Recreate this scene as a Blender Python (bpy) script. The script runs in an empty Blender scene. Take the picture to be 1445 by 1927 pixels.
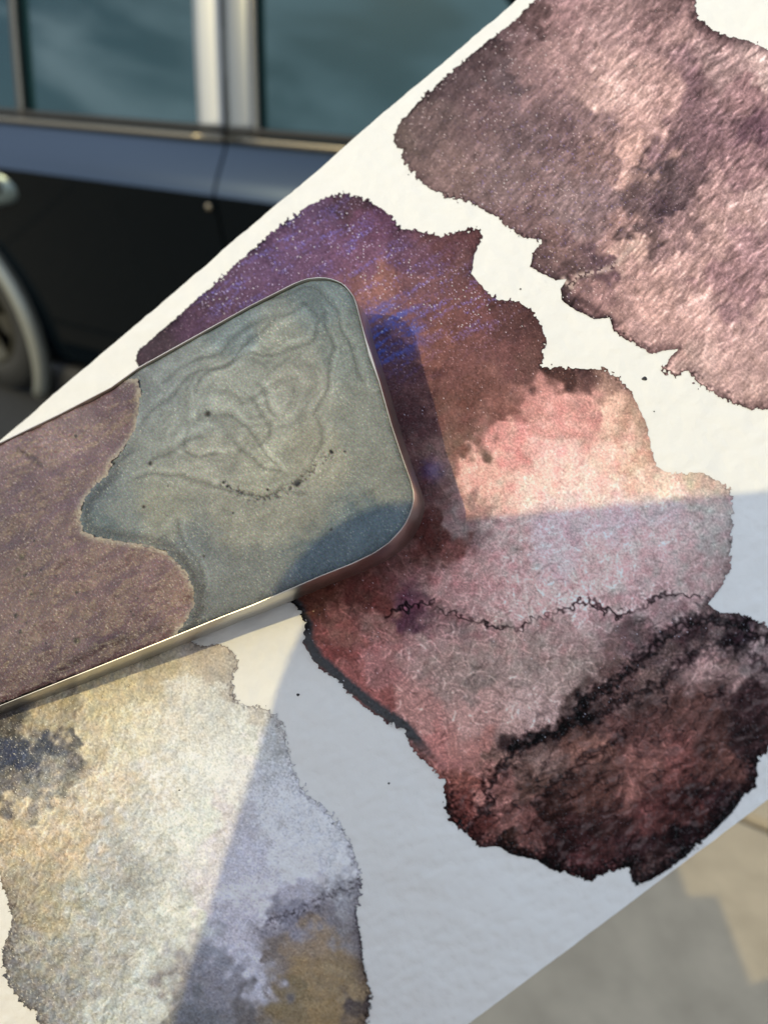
import bpy, bmesh, math, random
import numpy as np
from mathutils import Vector, Matrix

# ------------------------------------------------------------------ camera, sky, sun, exposure
F = 1300.0                       # focal length in photo pixels (1445 x 1927)
CX, CY = 722.5, 963.5
PITCH = math.radians(35.7)
S = 0.058 / F                    # metres per photo pixel at the paper (58 mm away)
X = np.array([1.0, 0, 0])
FW = np.array([0, math.cos(PITCH), -math.sin(PITCH)])
UP = np.array([0, math.sin(PITCH), math.cos(PITCH)])
CAM = np.array([0, 0, 1.2])
SUN_CAM = np.array([1.0797, -0.3714, -1.0])          # travel direction of sunlight in camera axes
sd_ = SUN_CAM[0] * X + SUN_CAM[1] * UP - SUN_CAM[2] * FW
SUN = sd_ / np.linalg.norm(sd_)

scene = bpy.context.scene
COL = scene.collection
cam_d = bpy.data.cameras.new('camera')
cam = bpy.data.objects.new('camera', cam_d)
COL.objects.link(cam)
cam.matrix_world = Matrix(((X[0], UP[0], -FW[0], CAM[0]), (X[1], UP[1], -FW[1], CAM[1]),
                           (X[2], UP[2], -FW[2], CAM[2]), (0, 0, 0, 1)))
cam_d.sensor_fit = 'VERTICAL'
cam_d.sensor_height = 24.0
cam_d.lens = 24.0 * F / 1927.0
cam_d.clip_start = 0.002
cam_d.clip_end = 2000.0
cam_d.dof.use_dof = True
cam_d.dof.focus_distance = 0.0570
cam_d.dof.aperture_fstop = 21.0
scene.camera = cam

elev = math.asin(-SUN[2])
azim = math.atan2(-SUN[0], -SUN[1])                   # clockwise from +Y
world = bpy.data.worlds.new('World')
scene.world = world
world.use_nodes = True
nt = world.node_tree
nt.nodes.clear()
wo = nt.nodes.new('ShaderNodeOutputWorld')
bg = nt.nodes.new('ShaderNodeBackground')
sky = nt.nodes.new('ShaderNodeTexSky')
sky.sky_type = 'NISHITA'
sky.sun_disc = False
sky.sun_elevation = elev
sky.sun_rotation = azim
sky.air_density = 1.0
sky.dust_density = 0.8
sky.ozone_density = 1.4
tc = nt.nodes.new('ShaderNodeTexCoord')
sep = nt.nodes.new('ShaderNodeSeparateXYZ')
nt.links.new(tc.outputs['Generated'], sep.inputs[0])


def wmath(op, a, b=None, clamp=False):
    n = nt.nodes.new('ShaderNodeMath')
    n.operation = op
    n.use_clamp = clamp
    for i, v in enumerate((a, b)):
        if v is None:
            continue
        if isinstance(v, (int, float)):
            n.inputs[i].default_value = v
        else:
            nt.links.new(v, n.inputs[i])
    return n.outputs[0]


zz = wmath('ADD', wmath('MAXIMUM', sep.outputs[2], 0.0), 0.22)
comb = nt.nodes.new('ShaderNodeCombineXYZ')
nt.links.new(wmath('DIVIDE', sep.outputs[0], zz), comb.inputs[0])
nt.links.new(wmath('DIVIDE', sep.outputs[1], zz), comb.inputs[1])
cn = nt.nodes.new('ShaderNodeTexNoise')
cn.inputs['Scale'].default_value = 2.4
cn.inputs['Detail'].default_value = 7.0
cn.inputs['Roughness'].default_value = 0.55
cn.inputs['Distortion'].default_value = 0.4
nt.links.new(comb.outputs[0], cn.inputs['Vector'])
cr = nt.nodes.new('ShaderNodeMapRange')
cr.inputs[1].default_value = 0.46
cr.inputs[2].default_value = 0.60
nt.links.new(cn.outputs['Fac'], cr.inputs[0])
cmix = nt.nodes.new('ShaderNodeMixRGB')
cmix.inputs[2].default_value = (17.0, 18.6, 20.8, 1)
nt.links.new(wmath('MULTIPLY', cr.outputs[0], 0.9), cmix.inputs[0])
nt.links.new(sky.outputs[0], cmix.inputs[1])
nt.links.new(cmix.outputs[0], bg.inputs[0])
bg.inputs[1].default_value = 0.15
nt.links.new(bg.outputs[0], wo.inputs[0])

sun_d = bpy.data.lights.new('sun', 'SUN')
sun_d.energy = 2.5
sun_d.angle = math.radians(0.53)
sun_d.color = (1.0, 0.82, 0.42)
sun = bpy.data.objects.new('sun', sun_d)
COL.objects.link(sun)
sun.rotation_euler = Vector(SUN).to_track_quat('-Z', 'Y').to_euler()
sun.location = (-3, -2, 4)

scene.view_settings.view_transform = 'Standard'
scene.view_settings.look = 'None'
scene.view_settings.gamma = 1.0
scene.view_settings.use_curve_mapping = False
scene.view_settings.exposure = -0.42
scene.cycles.max_bounces = 6
scene.cycles.sample_clamp_indirect = 4.0

rng = np.random.default_rng(11)
random.seed(5)

# ------------------------------------------------------------------ object helpers


def link(o, parent=None):
    COL.objects.link(o)
    if parent is not None:
        o.parent = parent
        o.matrix_parent_inverse = Matrix.Identity(4)
    return o


def tag(o, label=None, cat=None, group=None, kind=None):
    if label:
        o['label'] = label
    if cat:
        o['category'] = cat
    if group:
        o['group'] = group
    if kind:
        o['kind'] = kind
    return o


def empty(name, loc):
    o = bpy.data.objects.new(name, None)
    o.empty_display_size = 0.02
    o.location = loc
    COL.objects.link(o)
    return o


def mesh_np(name, verts, faces, mat, parent=None, cols=None, smooth=True, origin=None):
    """verts (n,3) world coordinates, faces (m,k) ints; placed relative to the parent's or own origin."""
    org = np.array(parent.location if parent is not None else (origin if origin is not None else (0, 0, 0)), float)
    v = (np.asarray(verts, float) - org).astype(np.float32)
    f = np.asarray(faces, np.int32)
    k = f.shape[1]
    me = bpy.data.meshes.new(name)
    me.vertices.add(len(v))
    me.vertices.foreach_set('co', v.ravel())
    me.loops.add(f.size)
    me.loops.foreach_set('vertex_index', f.ravel())
    me.polygons.add(len(f))
    me.polygons.foreach_set('loop_start', np.arange(0, f.size, k, dtype=np.int32))
    me.polygons.foreach_set('use_smooth', np.full(len(f), smooth))
    if cols is not None:
        at = me.color_attributes.new('pigment', 'FLOAT_COLOR', 'POINT')
        c = np.ones((len(v), 4), np.float32)
        c[:, :cols.shape[1]] = cols
        at.data.foreach_set('color', c.ravel())
    me.update(calc_edges=True)
    me.validate()
    me.materials.append(mat)
    o = bpy.data.objects.new(name, me)
    if parent is None:
        o.location = org
    return link(o, parent)


def bm_obj(name, bm, mat, parent=None, smooth=False):
    """bm holds coordinates local to the parent's origin."""
    bmesh.ops.recalc_face_normals(bm, faces=bm.faces[:])
    me = bpy.data.meshes.new(name)
    bm.to_mesh(me)
    bm.free()
    if smooth:
        me.polygons.foreach_set('use_smooth', np.ones(len(me.polygons), bool))
    me.materials.append(mat)
    return link(bpy.data.objects.new(name, me), parent)


# ------------------------------------------------------------------ materials


def new_mat(name):
    m = bpy.data.materials.new(name)
    m.use_nodes = True
    n = m.node_tree.nodes
    return m, m.node_tree, n['Principled BSDF']


def node(t, kind, **kw):
    n = t.nodes.new(kind)
    for k, v in kw.items():
        setattr(n, k, v)
    return n


def plain(name, col, rough=0.5, metal=0.0, spec=0.5, ior=None, coat=0.0, vary=0.0, vscale=20.0, bump=0.0, bscale=200.0, bdist=0.001):
    m, t, b = new_mat(name)
    b.inputs['Base Color'].default_value = (*col, 1)
    b.inputs['Roughness'].default_value = rough
    b.inputs['Metallic'].default_value = metal
    b.inputs['Specular IOR Level'].default_value = spec
    b.inputs['Coat Weight'].default_value = coat
    b.inputs['Coat Roughness'].default_value = 0.04
    if ior:
        b.inputs['IOR'].default_value = ior
    tcn = node(t, 'ShaderNodeTexCoord')
    if vary:
        nz = node(t, 'ShaderNodeTexNoise')
        nz.inputs['Scale'].default_value = vscale
        nz.inputs['Detail'].default_value = 6
        t.links.new(tcn.outputs['Object'], nz.inputs['Vector'])
        mx = node(t, 'ShaderNodeMixRGB')
        mx.inputs[1].default_value = (*[c * (1 - vary) for c in col], 1)
        mx.inputs[2].default_value = (*[c * (1 + vary) for c in col], 1)
        t.links.new(nz.outputs['Fac'], mx.inputs[0])
        t.links.new(mx.outputs[0], b.inputs['Base Color'])
    if bump:
        nb = node(t, 'ShaderNodeTexNoise')
        nb.inputs['Scale'].default_value = bscale
        nb.inputs['Detail'].default_value = 5
        t.links.new(tcn.outputs['Object'], nb.inputs['Vector'])
        bp = node(t, 'ShaderNodeBump')
        bp.inputs['Strength'].default_value = bump
        bp.inputs['Distance'].default_value = bdist
        t.links.new(nb.outputs['Fac'], bp.inputs['Height'])
        t.links.new(bp.outputs[0], b.inputs['Normal'])
    return m


def pigment_mat(name, rough, spec, flake=0.0, flake_size=0.00011, tilt=0.9, grain=0.12, bump=0.25, coat_rough=0.2, tint=(1, 1, 1), metal=0.0, flake_gate=0.7):
    """dried paint: pigment attribute, fine tooth of the paper, and mica flakes that glint one by one."""
    m, t, b = new_mat(name)
    at = node(t, 'ShaderNodeAttribute', attribute_name='pigment')
    tcn = node(t, 'ShaderNodeTexCoord')
    nz = node(t, 'ShaderNodeTexNoise')
    nz.inputs['Scale'].default_value = 1 / 0.00022
    nz.inputs['Detail'].default_value = 3
    t.links.new(tcn.outputs['Object'], nz.inputs['Vector'])
    mr = node(t, 'ShaderNodeMapRange')
    mr.inputs[1].default_value = 0.25
    mr.inputs[2].default_value = 0.75
    mr.inputs[3].default_value = 1 - grain
    mr.inputs[4].default_value = 1 + grain
    t.links.new(nz.outputs['Fac'], mr.inputs[0])
    mul = node(t, 'ShaderNodeMixRGB', blend_type='MULTIPLY')
    mul.inputs[0].default_value = 1
    t.links.new(at.outputs['Color'], mul.inputs[1])
    t.links.new(mr.outputs[0], mul.inputs[2])
    t.links.new(mul.outputs[0], b.inputs['Base Color'])
    b.inputs['Roughness'].default_value = rough
    b.inputs['Specular IOR Level'].default_value = spec
    b.inputs['Metallic'].default_value = metal
    if bump:
        bp = node(t, 'ShaderNodeBump')
        bp.inputs['Strength'].default_value = bump
        bp.inputs['Distance'].default_value = 0.00006
        t.links.new(nz.outputs['Fac'], bp.inputs['Height'])
        t.links.new(bp.outputs[0], b.inputs['Normal'])
    if flake:
        vo = node(t, 'ShaderNodeTexVoronoi')
        vo.inputs['Scale'].default_value = 1 / flake_size
        t.links.new(tcn.outputs['Object'], vo.inputs['Vector'])
        geo = node(t, 'ShaderNodeNewGeometry')
        sub = node(t, 'ShaderNodeVectorMath', operation='SUBTRACT')
        sub.inputs[1].default_value = (0.5, 0.5, 0.5)
        t.links.new(vo.outputs['Color'], sub.inputs[0])
        sc = node(t, 'ShaderNodeVectorMath', operation='SCALE')
        sc.inputs['Scale'].default_value = tilt
        t.links.new(sub.outputs[0], sc.inputs[0])
        ad = node(t, 'ShaderNodeVectorMath', operation='ADD')
        t.links.new(geo.outputs['Normal'], ad.inputs[0])
        t.links.new(sc.outputs[0], ad.inputs[1])
        nm = node(t, 'ShaderNodeVectorMath', operation='NORMALIZE')
        t.links.new(ad.outputs[0], nm.inputs[0])
        t.links.new(nm.outputs[0], b.inputs['Coat Normal'])
        sp = node(t, 'ShaderNodeSeparateColor')
        t.links.new(vo.outputs['Color'], sp.inputs[0])
        gt = node(t, 'ShaderNodeMath', operation='GREATER_THAN')
        gt.inputs[1].default_value = flake_gate
        t.links.new(sp.outputs[2], gt.inputs[0])
        ml = node(t, 'ShaderNodeMath', operation='MULTIPLY')
        ml.inputs[1].default_value = flake
        t.links.new(gt.outputs[0], ml.inputs[0])
        t.links.new(ml.outputs[0], b.inputs['Coat Weight'])
        b.inputs['Coat Roughness'].default_value = coat_rough
        b.inputs['Coat IOR'].default_value = 1.9
    return m


# ------------------------------------------------------------------ geometry of the paper and the pan


def unit(v):
    v = np.asarray(v, float)
    return v / np.linalg.norm(v)


def ray_cam(px, py):
    return np.stack([(np.asarray(px, float) - CX) / F, -(np.asarray(py, float) - CY) / F, -np.ones(np.shape(px))], -1)


def cam2world(P):
    return CAM + S * (P[..., 0:1] * X + P[..., 1:2] * UP - P[..., 2:3] * FW)


N_PAPER = unit([-0.311, 0.3633, 1.0])
P0_PAPER = np.array([0, 0, -F])
r_ = ray_cam(np.array(430.), np.array(850.))
Q_ = r_ * (P0_PAPER @ N_PAPER) / (r_ @ N_PAPER)
N_PAN = unit([-0.3537, 0.2791, 1.0])
P0_PAN = Q_ + N_PAPER * 114.86
PAN_T = 67.0


def on_plane(px, py, p0, n):
    r = ray_cam(px, py)
    return r * ((p0 @ n) / (r @ n))[..., None]


def on_paper(px, py, h=0.0):
    P = on_plane(px, py, P0_PAPER, N_PAPER)
    return P + N_PAPER * np.asarray(h)[..., None]


def on_pan(px, py, h=0.0):
    P = on_plane(px, py, P0_PAN, N_PAN)
    return P + N_PAN * np.asarray(h)[..., None]


# ------------------------------------------------------------------ raster helpers (pigment maps on the sheet)


class Raster:
    def __init__(s, x0, y0, x1, y1, step):
        s.x0, s.y0, s.step = x0, y0, step
        s.w = int((x1 - x0) / step) + 1
        s.h = int((y1 - y0) / step) + 1
        s.xs = (x0 + np.arange(s.w) * step).astype(np.float32)
        s.ys = (y0 + np.arange(s.h) * step).astype(np.float32)
        s.X, s.Y = np.meshgrid(s.xs, s.ys)
        s.fx = np.fft.fftfreq(s.w, step)[None, :]
        s.fy = np.fft.fftfreq(s.h, step)[:, None]

    def noise(s, lo, hi, beta=1.0, ang=None, ratio=1.0):
        """band-limited fractal noise; lo/hi are wavelengths in photo pixels; stretched along ang (degrees, y down)."""
        fx, fy = s.fx, s.fy
        if ang is not None:
            a = math.radians(ang)
            u = fx * math.cos(a) + fy * math.sin(a)
            v = -fx * math.sin(a) + fy * math.cos(a)
            f = np.sqrt((u * ratio) ** 2 + v ** 2)
        else:
            f = np.sqrt(fx ** 2 + fy ** 2)
        amp = np.where(f > 0, np.maximum(f, 1e-6) ** (-beta), 0)
        amp *= 1 / (1 + (f * lo) ** 4) * ((f * hi) ** 4 / (1 + (f * hi) ** 4))
        ph = np.fft.fft2(rng.normal(size=(s.h, s.w)))
        n = np.fft.ifft2(ph * amp).real
        return ((n - n.mean()) / n.std()).astype(np.float32)

    def blur(s, a, sig):
        g = np.exp(-2 * (math.pi * sig) ** 2 * (s.fx ** 2 + s.fy ** 2))
        return np.fft.ifft2(np.fft.fft2(a) * g).real.astype(np.float32)

    def hairs(s, n, L, ang, spread, curl, keep=None, k=22, gain=2.0):
        """short curved fibres; ang may be an array field in degrees."""
        x = rng.uniform(s.x0, s.xs[-1], n)
        y = rng.uniform(s.y0, s.ys[-1], n)
        if keep is not None:
            j = ((x - s.x0) / s.step).astype(int)
            i = ((y - s.y0) / s.step).astype(int)
            m = rng.random(n) < keep[i, j]
            x, y = x[m], y[m]
            n = len(x)
        if np.ndim(ang) > 0:
            a0 = ang[((y - s.y0) / s.step).astype(int), ((x - s.x0) / s.step).astype(int)]
        else:
            a0 = np.full(n, ang)
        th = np.radians(a0 + rng.normal(size=n) * spread)
        ln = L * rng.uniform(0.45, 1.35, n)
        cv = rng.normal(size=n) * curl
        sg = rng.choice([-1, 1], n) * rng.uniform(0.4, 1, n)
        out = np.zeros((s.h, s.w))
        for q in range(k):
            tq = q / (k - 1)
            aa = th + cv * (tq - 0.5)
            x = x + np.cos(aa) * ln / k
            y = y + np.sin(aa) * ln / k
            w = sg * math.sin(math.pi * (0.08 + 0.84 * tq))
            gx = (x - s.x0) / s.step
            gy = (y - s.y0) / s.step
            j = np.floor(gx).astype(int)
            i = np.floor(gy).astype(int)
            ok = (j >= 0) & (i >= 0) & (j < s.w - 1) & (i < s.h - 1)
            j, i, dx, dy, ww = j[ok], i[ok], (gx - j)[ok], (gy - i)[ok], w[ok]
            np.add.at(out, (i, j), ww * (1 - dx) * (1 - dy))
            np.add.at(out, (i, j + 1), ww * dx * (1 - dy))
            np.add.at(out, (i + 1, j), ww * (1 - dx) * dy)
            np.add.at(out, (i + 1, j + 1), ww * dx * dy)
        return np.tanh(s.blur(out, 1.0) * gain).astype(np.float32)

    def seg_dist(s, pts, closed, xq=None, yq=None):
        """unsigned distance and side sign to a polyline."""
        Xq = s.X if xq is None else xq
        Yq = s.Y if yq is None else yq
        p = np.asarray(pts, np.float32)
        A = p if closed else p[:-1]
        B = np.roll(p, -1, 0) if closed else p[1:]
        best = np.full(Xq.shape, 1e12, np.float32)
        side = np.zeros(Xq.shape, np.float32)
        for a, b in zip(A, B):
            d = b - a
            dd = float(d @ d) + 1e-9
            t = np.clip(((Xq - a[0]) * d[0] + (Yq - a[1]) * d[1]) / dd, 0, 1)
            ex = Xq - a[0] - t * d[0]
            ey = Yq - a[1] - t * d[1]
            q = ex * ex + ey * ey
            m = q < best
            best = np.where(m, q, best)
            if not closed:
                side = np.where(m, np.sign(d[0] * (Yq - a[1]) - d[1] * (Xq - a[0])), side)
        return np.sqrt(best), side

    def inside(s, pts, xq=None, yq=None):
        Xq = s.X if xq is None else xq
        Yq = s.Y if yq is None else yq
        p = np.asarray(pts, np.float32)
        c = np.zeros(Xq.shape, bool)
        for a, b in zip(p, np.roll(p, -1, 0)):
            if a[1] == b[1]:
                continue
            cond = (a[1] > Yq) != (b[1] > Yq)
            xx = (b[0] - a[0]) * (Yq - a[1]) / (b[1] - a[1]) + a[0]
            c ^= cond & (Xq < xx)
        return c

    def sdf(s, pts, warp=None):
        xq = s.X + (warp[0] if warp else 0)
        yq = s.Y + (warp[1] if warp else 0)
        d, _ = s.seg_dist(pts, True, xq, yq)
        return np.where(s.inside(pts, xq, yq), d, -d)

    def idw(s, pts, cols, warp, e=11.0, p=2.2):
        xq = s.X + warp[0]
        yq = s.Y + warp[1]
        acc = np.zeros((s.h, s.w, 3), np.float32)
        tot = np.zeros((s.h, s.w), np.float32)
        for (x, y), c in zip(pts, cols):
            w = 1.0 / ((xq - x) ** 2 + (yq - y) ** 2 + e * e) ** p
            acc += w[..., None] * np.asarray(c, np.float32)
            tot += w
        return acc / tot[..., None]

    def grid_faces(s, val):
        """quads of the cells touched by val > 0; outside corners are pulled on to the contour."""
        ins = val > 0
        cell = ins[:-1, :-1] | ins[1:, :-1] | ins[:-1, 1:] | ins[1:, 1:]
        i, j = np.nonzero(cell)
        idx = np.arange(s.w * s.h).reshape(s.h, s.w)
        q = np.stack([idx[i, j], idx[i + 1, j], idx[i + 1, j + 1], idx[i, j + 1]], 1)
        gy, gx = np.gradient(val, s.step)
        g2 = gx * gx + gy * gy + 0.05
        mv = np.where(ins, 0, -val)
        dx = np.clip(mv * gx / g2, -1.6 * s.step, 1.6 * s.step)
        dy = np.clip(mv * gy / g2, -1.6 * s.step, 1.6 * s.step)
        used = np.unique(q)
        rm = np.full(s.w * s.h, -1, np.int64)
        rm[used] = np.arange(len(used))
        px = (s.X + dx).ravel()[used]
        py = (s.Y + dy).ravel()[used]
        return rm[q], used, px, py


def lin(c):
    c = np.asarray(c, np.float64) / 255.0
    return np.where(c <= 0.04045, c / 12.92, ((c + 0.055) / 1.055) ** 2.4)


LIT_WHITE = lin((247, 243, 231))
SHADE_WHITE = lin((184, 191, 200))
PAPER_ALB = np.array([0.80, 0.79, 0.75])


def alb(entries):
    """(x, y, r, g, b[, 's']) photo colours -> points and reflectances ('s' = read in shade)."""
    pts, cols = [], []
    for e in entries:
        ref = SHADE_WHITE if len(e) > 5 else LIT_WHITE
        pts.append((e[0], e[1]))
        cols.append(np.clip(lin(e[2:5]) / ref * PAPER_ALB, 0.004, 0.82))
    return pts, cols


def zoom_pts(x0, y0, k, pts):
    return [(x0 + k * x, y0 + k * y) for x, y in pts]


R = Raster(-90, -90, 1530, 2020, 1.6)
wsx, wsy = R.noise(20, 220, 1.3) * 9, R.noise(20, 220, 1.3) * 9
jag = R.noise(6, 28, 0.7)
mid = R.noise(10, 120, 1.1)
fine = R.noise(4, 14, 0.3)
white = rng.normal(size=(R.h, R.w)).astype(np.float32)
blot = R.noise(24, 260, 1.2)
# relief of the cold pressed sheet, in photo pixels
relief = (R.noise(14, 60, 1.0, ang=-28, ratio=2.2) * 0.40 + R.noise(12, 40, 0.6) * 0.28 + R.noise(60, 400, 1.5) * 0.6)
relief = R.blur(relief, 3.5) * 1.5

# ------------------------------------------------------------------ paper thing
paper_c = cam2world(on_paper(np.array(760.), np.array(1000.)))
paper = empty('watercolour_paper', paper_c)
tag(paper, 'white textured watercolour paper strip with three large shimmering paint swatches', 'paper')

M_PAPER = plain('cold_press_paper', tuple(PAPER_ALB), rough=0.85, spec=0.25, vary=0.03, vscale=900.0, bump=0.5, bscale=2600.0, bdist=0.00008)

PAPER_OUT = [(-560, 1309), (971, 0), (1560, -500), (2120, 1000), (1445, 1504), (1233, 1662.5), (1049, 1801), (882, 1926), (240, 2412)]
RP = Raster(-600, -520, 2140, 2440, 4.0)
psd = RP.sdf(PAPER_OUT) + RP.noise(16, 90, 0.8) * 0.08


def sample(a, px, py):
    gx = np.clip((px - R.x0) / R.step, 0, R.w - 1.001)
    gy = np.clip((py - R.y0) / R.step, 0, R.h - 1.001)
    j, i = gx.astype(int), gy.astype(int)
    dx, dy = gx - j, gy - i
    return a[i, j] * (1 - dx) * (1 - dy) + a[i, j + 1] * dx * (1 - dy) + a[i + 1, j] * (1 - dx) * dy + a[i + 1, j + 1] * dx * dy


f_, used_, px_, py_ = RP.grid_faces(psd)
vt = cam2world(on_paper(px_, py_, sample(relief, px_, py_)))
# solid sheet: top, bottom and the cut edge
nf = -(N_PAPER[0] * X + N_PAPER[1] * UP - N_PAPER[2] * FW)
THK = 0.00045
e_ = np.concatenate([f_[:, [0, 1]], f_[:, [1, 2]], f_[:, [2, 3]], f_[:, [3, 0]]])
key = e_[:, 0] * 10_000_000 + e_[:, 1]
rev = e_[:, 1] * 10_000_000 + e_[:, 0]
be = e_[~np.isin(key, rev)]
nv = len(vt)
bv = np.unique(be)
bmap = np.full(nv, -1)
bmap[bv] = np.arange(len(bv))
v_edge_top = vt[bv]
v_edge_bot = vt[bv] + nf * THK
side = np.stack([bmap[be[:, 1]] + nv, bmap[be[:, 0]] + nv, bmap[be[:, 0]] + nv + len(bv), bmap[be[:, 1]] + nv + len(bv)], 1)
base = nv + 2 * len(bv)
back = f_[:, ::-1] + base
mesh_np('sheet', np.concatenate([vt, v_edge_top, v_edge_bot, vt + nf * THK]), np.concatenate([f_, side, back]), M_PAPER, paper)

# ------------------------------------------------------------------ wash outlines (photo pixels)
A_OUT = zoom_pts(720, 0, .5017, [(760, -260), (570, 5), (490, 80), (400, 150), (300, 230), (200, 320), (120, 400), (60, 470), (40, 515), (48, 545), (76, 563), (70, 600),
        (110, 650), (170, 705), (240, 740), (330, 760), (430, 815), (470, 860), (530, 893), (600, 900), (565, 950), (552, 1000), (600, 1030), (650, 1050),
        (690, 1045), (668, 1085), (670, 1125), (720, 1160), (790, 1195), (850, 1190), (865, 1240), (910, 1275), (980, 1310), (1010, 1325), (1050, 1315),
        (1110, 1310), (1070, 1345), (1050, 1395), (1090, 1410), (1140, 1395), (1180, 1440), (1250, 1480), (1300, 1510), (1370, 1535), (1460, 1535),
        (1620, 1535), (1640, 260), (1445, 185), (1370, 150), (1290, 135), (1230, 105), (1175, 60), (1170, 0), (1175, -200)])
B_OUT = (zoom_pts(0, 0, .526, [(485, 1290), (500, 1250), (560, 1200), (700, 1080), (850, 940), (1000, 810), (1100, 735), (1170, 705), (1230, 692), (1290, 705),
         (1350, 740), (1400, 770), (1430, 810)]) +
         zoom_pts(240, 340, .5675, [(900, 160), (960, 165), (1040, 185), (1100, 165), (1160, 158), (1178, 185), (1150, 240), (1140, 310), (1170, 350), (1230, 400),
         (1290, 400), (1340, 430), (1370, 480), (1388, 530), (1370, 610)]) +
         [(1021, 692), (1061, 691), (1101, 695), (1136, 695), (1161, 710), (1187, 737), (1202, 770), (1217, 802), (1224, 842), (1233, 878), (1255, 891), (1287, 893),
          (1322, 891), (1349, 907), (1374, 922), (1379, 949), (1376, 989), (1374, 1043), (1374, 1070), (1358, 1101), (1331, 1137), (1354, 1154), (1389, 1154),
          (1425, 1168), (1455, 1187), (1500, 1260), (1490, 1360), (1450, 1405)] +
         zoom_pts(840, 1400, .4187, [(1400, 60), (1390, 140), (1390, 190), (1330, 240), (1280, 310), (1200, 390), (1100, 480), (1000, 560), (920, 610), (850, 635),
          (830, 610), (820, 550), (740, 575), (680, 590), (650, 615), (600, 605), (540, 580), (460, 560), (400, 520), (300, 500), (230, 460), (150, 465), (110, 420),
          (20, 350), (0, 310)]) +
         zoom_pts(540, 1080, .6263, [(470, 620), (430, 580), (380, 530), (350, 465), (290, 440), (220, 390), (150, 320), (95, 280), (50, 210), (60, 150), (38, 105),
          (15, 86), (-30, 96), (-75, 118)]) + [(470, 1130), (500, 1080), (420, 900), (320, 790)])
C_OUT = zoom_pts(0, 1100, .4983, [(700, 190), (715, 215), (760, 235), (820, 225), (860, 235), (890, 270), (900, 300), (880, 350), (878, 410), (900, 445), (950, 460), (1000, 465),
         (1050, 500), (1080, 570), (1090, 640), (1110, 710), (1150, 790), (1190, 820), (1240, 860), (1290, 910), (1330, 1000), (1360, 1080), (1365, 1150), (1345, 1240),
         (1360, 1330), (1370, 1420), (1400, 1540), (1400, 1590), (1380, 1660), (1380, 1840), (230, 1840), (150, 1660), (140, 1610), (90, 1590), (50, 1540), (20, 1470),
         (10, 1390), (30, 1340), (50, 1270), (30, 1180), (0, 1100), (-190, 1040), (-190, 400), (200, 300)])

A_COL = [(760, 255, 105, 92, 88), (800, 260, 112, 96, 95), (870, 150, 95, 80, 82), (900, 90, 88, 72, 74), (960, 60, 130, 108, 110), (1000, 40, 100, 80, 80), (1050, 30, 165, 135, 135),
         (1150, 60, 180, 152, 150), (1250, 30, 140, 115, 115), (1290, 60, 185, 155, 152), (900, 200, 118, 98, 100), (950, 160, 110, 95, 98), (1000, 150, 150, 125, 125),
         (1050, 120, 170, 142, 140), (1150, 180, 205, 175, 168), (1250, 160, 185, 155, 150), (1300, 110, 140, 115, 118), (1350, 120, 175, 150, 148), (1430, 130, 215, 190, 185),
         (1300, 180, 130, 105, 110), (1400, 170, 160, 130, 132), (1440, 250, 110, 85, 95), (1200, 230, 205, 172, 165), (1100, 220, 140, 118, 118), (1060, 250, 120, 100, 102),
         (1000, 260, 115, 98, 100), (900, 280, 130, 110, 110), (850, 310, 135, 115, 112), (950, 330, 130, 112, 112), (1050, 330, 135, 115, 115), (1130, 290, 150, 125, 122),
         (1200, 290, 215, 180, 170), (1270, 270, 120, 98, 102), (1330, 280, 130, 105, 110), (1400, 300, 150, 122, 125), (1250, 330, 100, 85, 88), (1300, 320, 115, 95, 98),
         (1350, 350, 180, 150, 148), (1430, 370, 200, 172, 168), (1000, 400, 130, 108, 108), (1080, 400, 150, 130, 130), (1130, 380, 140, 120, 122), (1200, 400, 105, 88, 90),
         (1260, 400, 85, 70, 75), (1200, 430, 110, 92, 92), (1270, 430, 150, 125, 125), (1350, 420, 195, 165, 160), (1060, 470, 140, 115, 112), (1020, 490, 110, 90, 90),
         (1100, 480, 110, 90, 95), (1150, 450, 170, 140, 135), (1140, 500, 120, 95, 100), (1170, 480, 200, 170, 160), (1080, 540, 100, 82, 82), (1120, 560, 160, 130, 128),
         (1200, 520, 190, 158, 152), (1300, 500, 200, 168, 162), (1350, 520, 160, 130, 132), (1430, 480, 170, 140, 142), (1250, 560, 205, 172, 165), (1180, 590, 190, 158, 152),
         (1320, 600, 210, 178, 172), (1430, 600, 200, 170, 165), (1390, 560, 165, 135, 138), (1250, 630, 200, 168, 162), (1290, 690, 190, 165, 158), (1340, 680, 215, 185, 178),
         (1400, 700, 205, 175, 170), (1430, 740, 200, 172, 165)]
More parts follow.
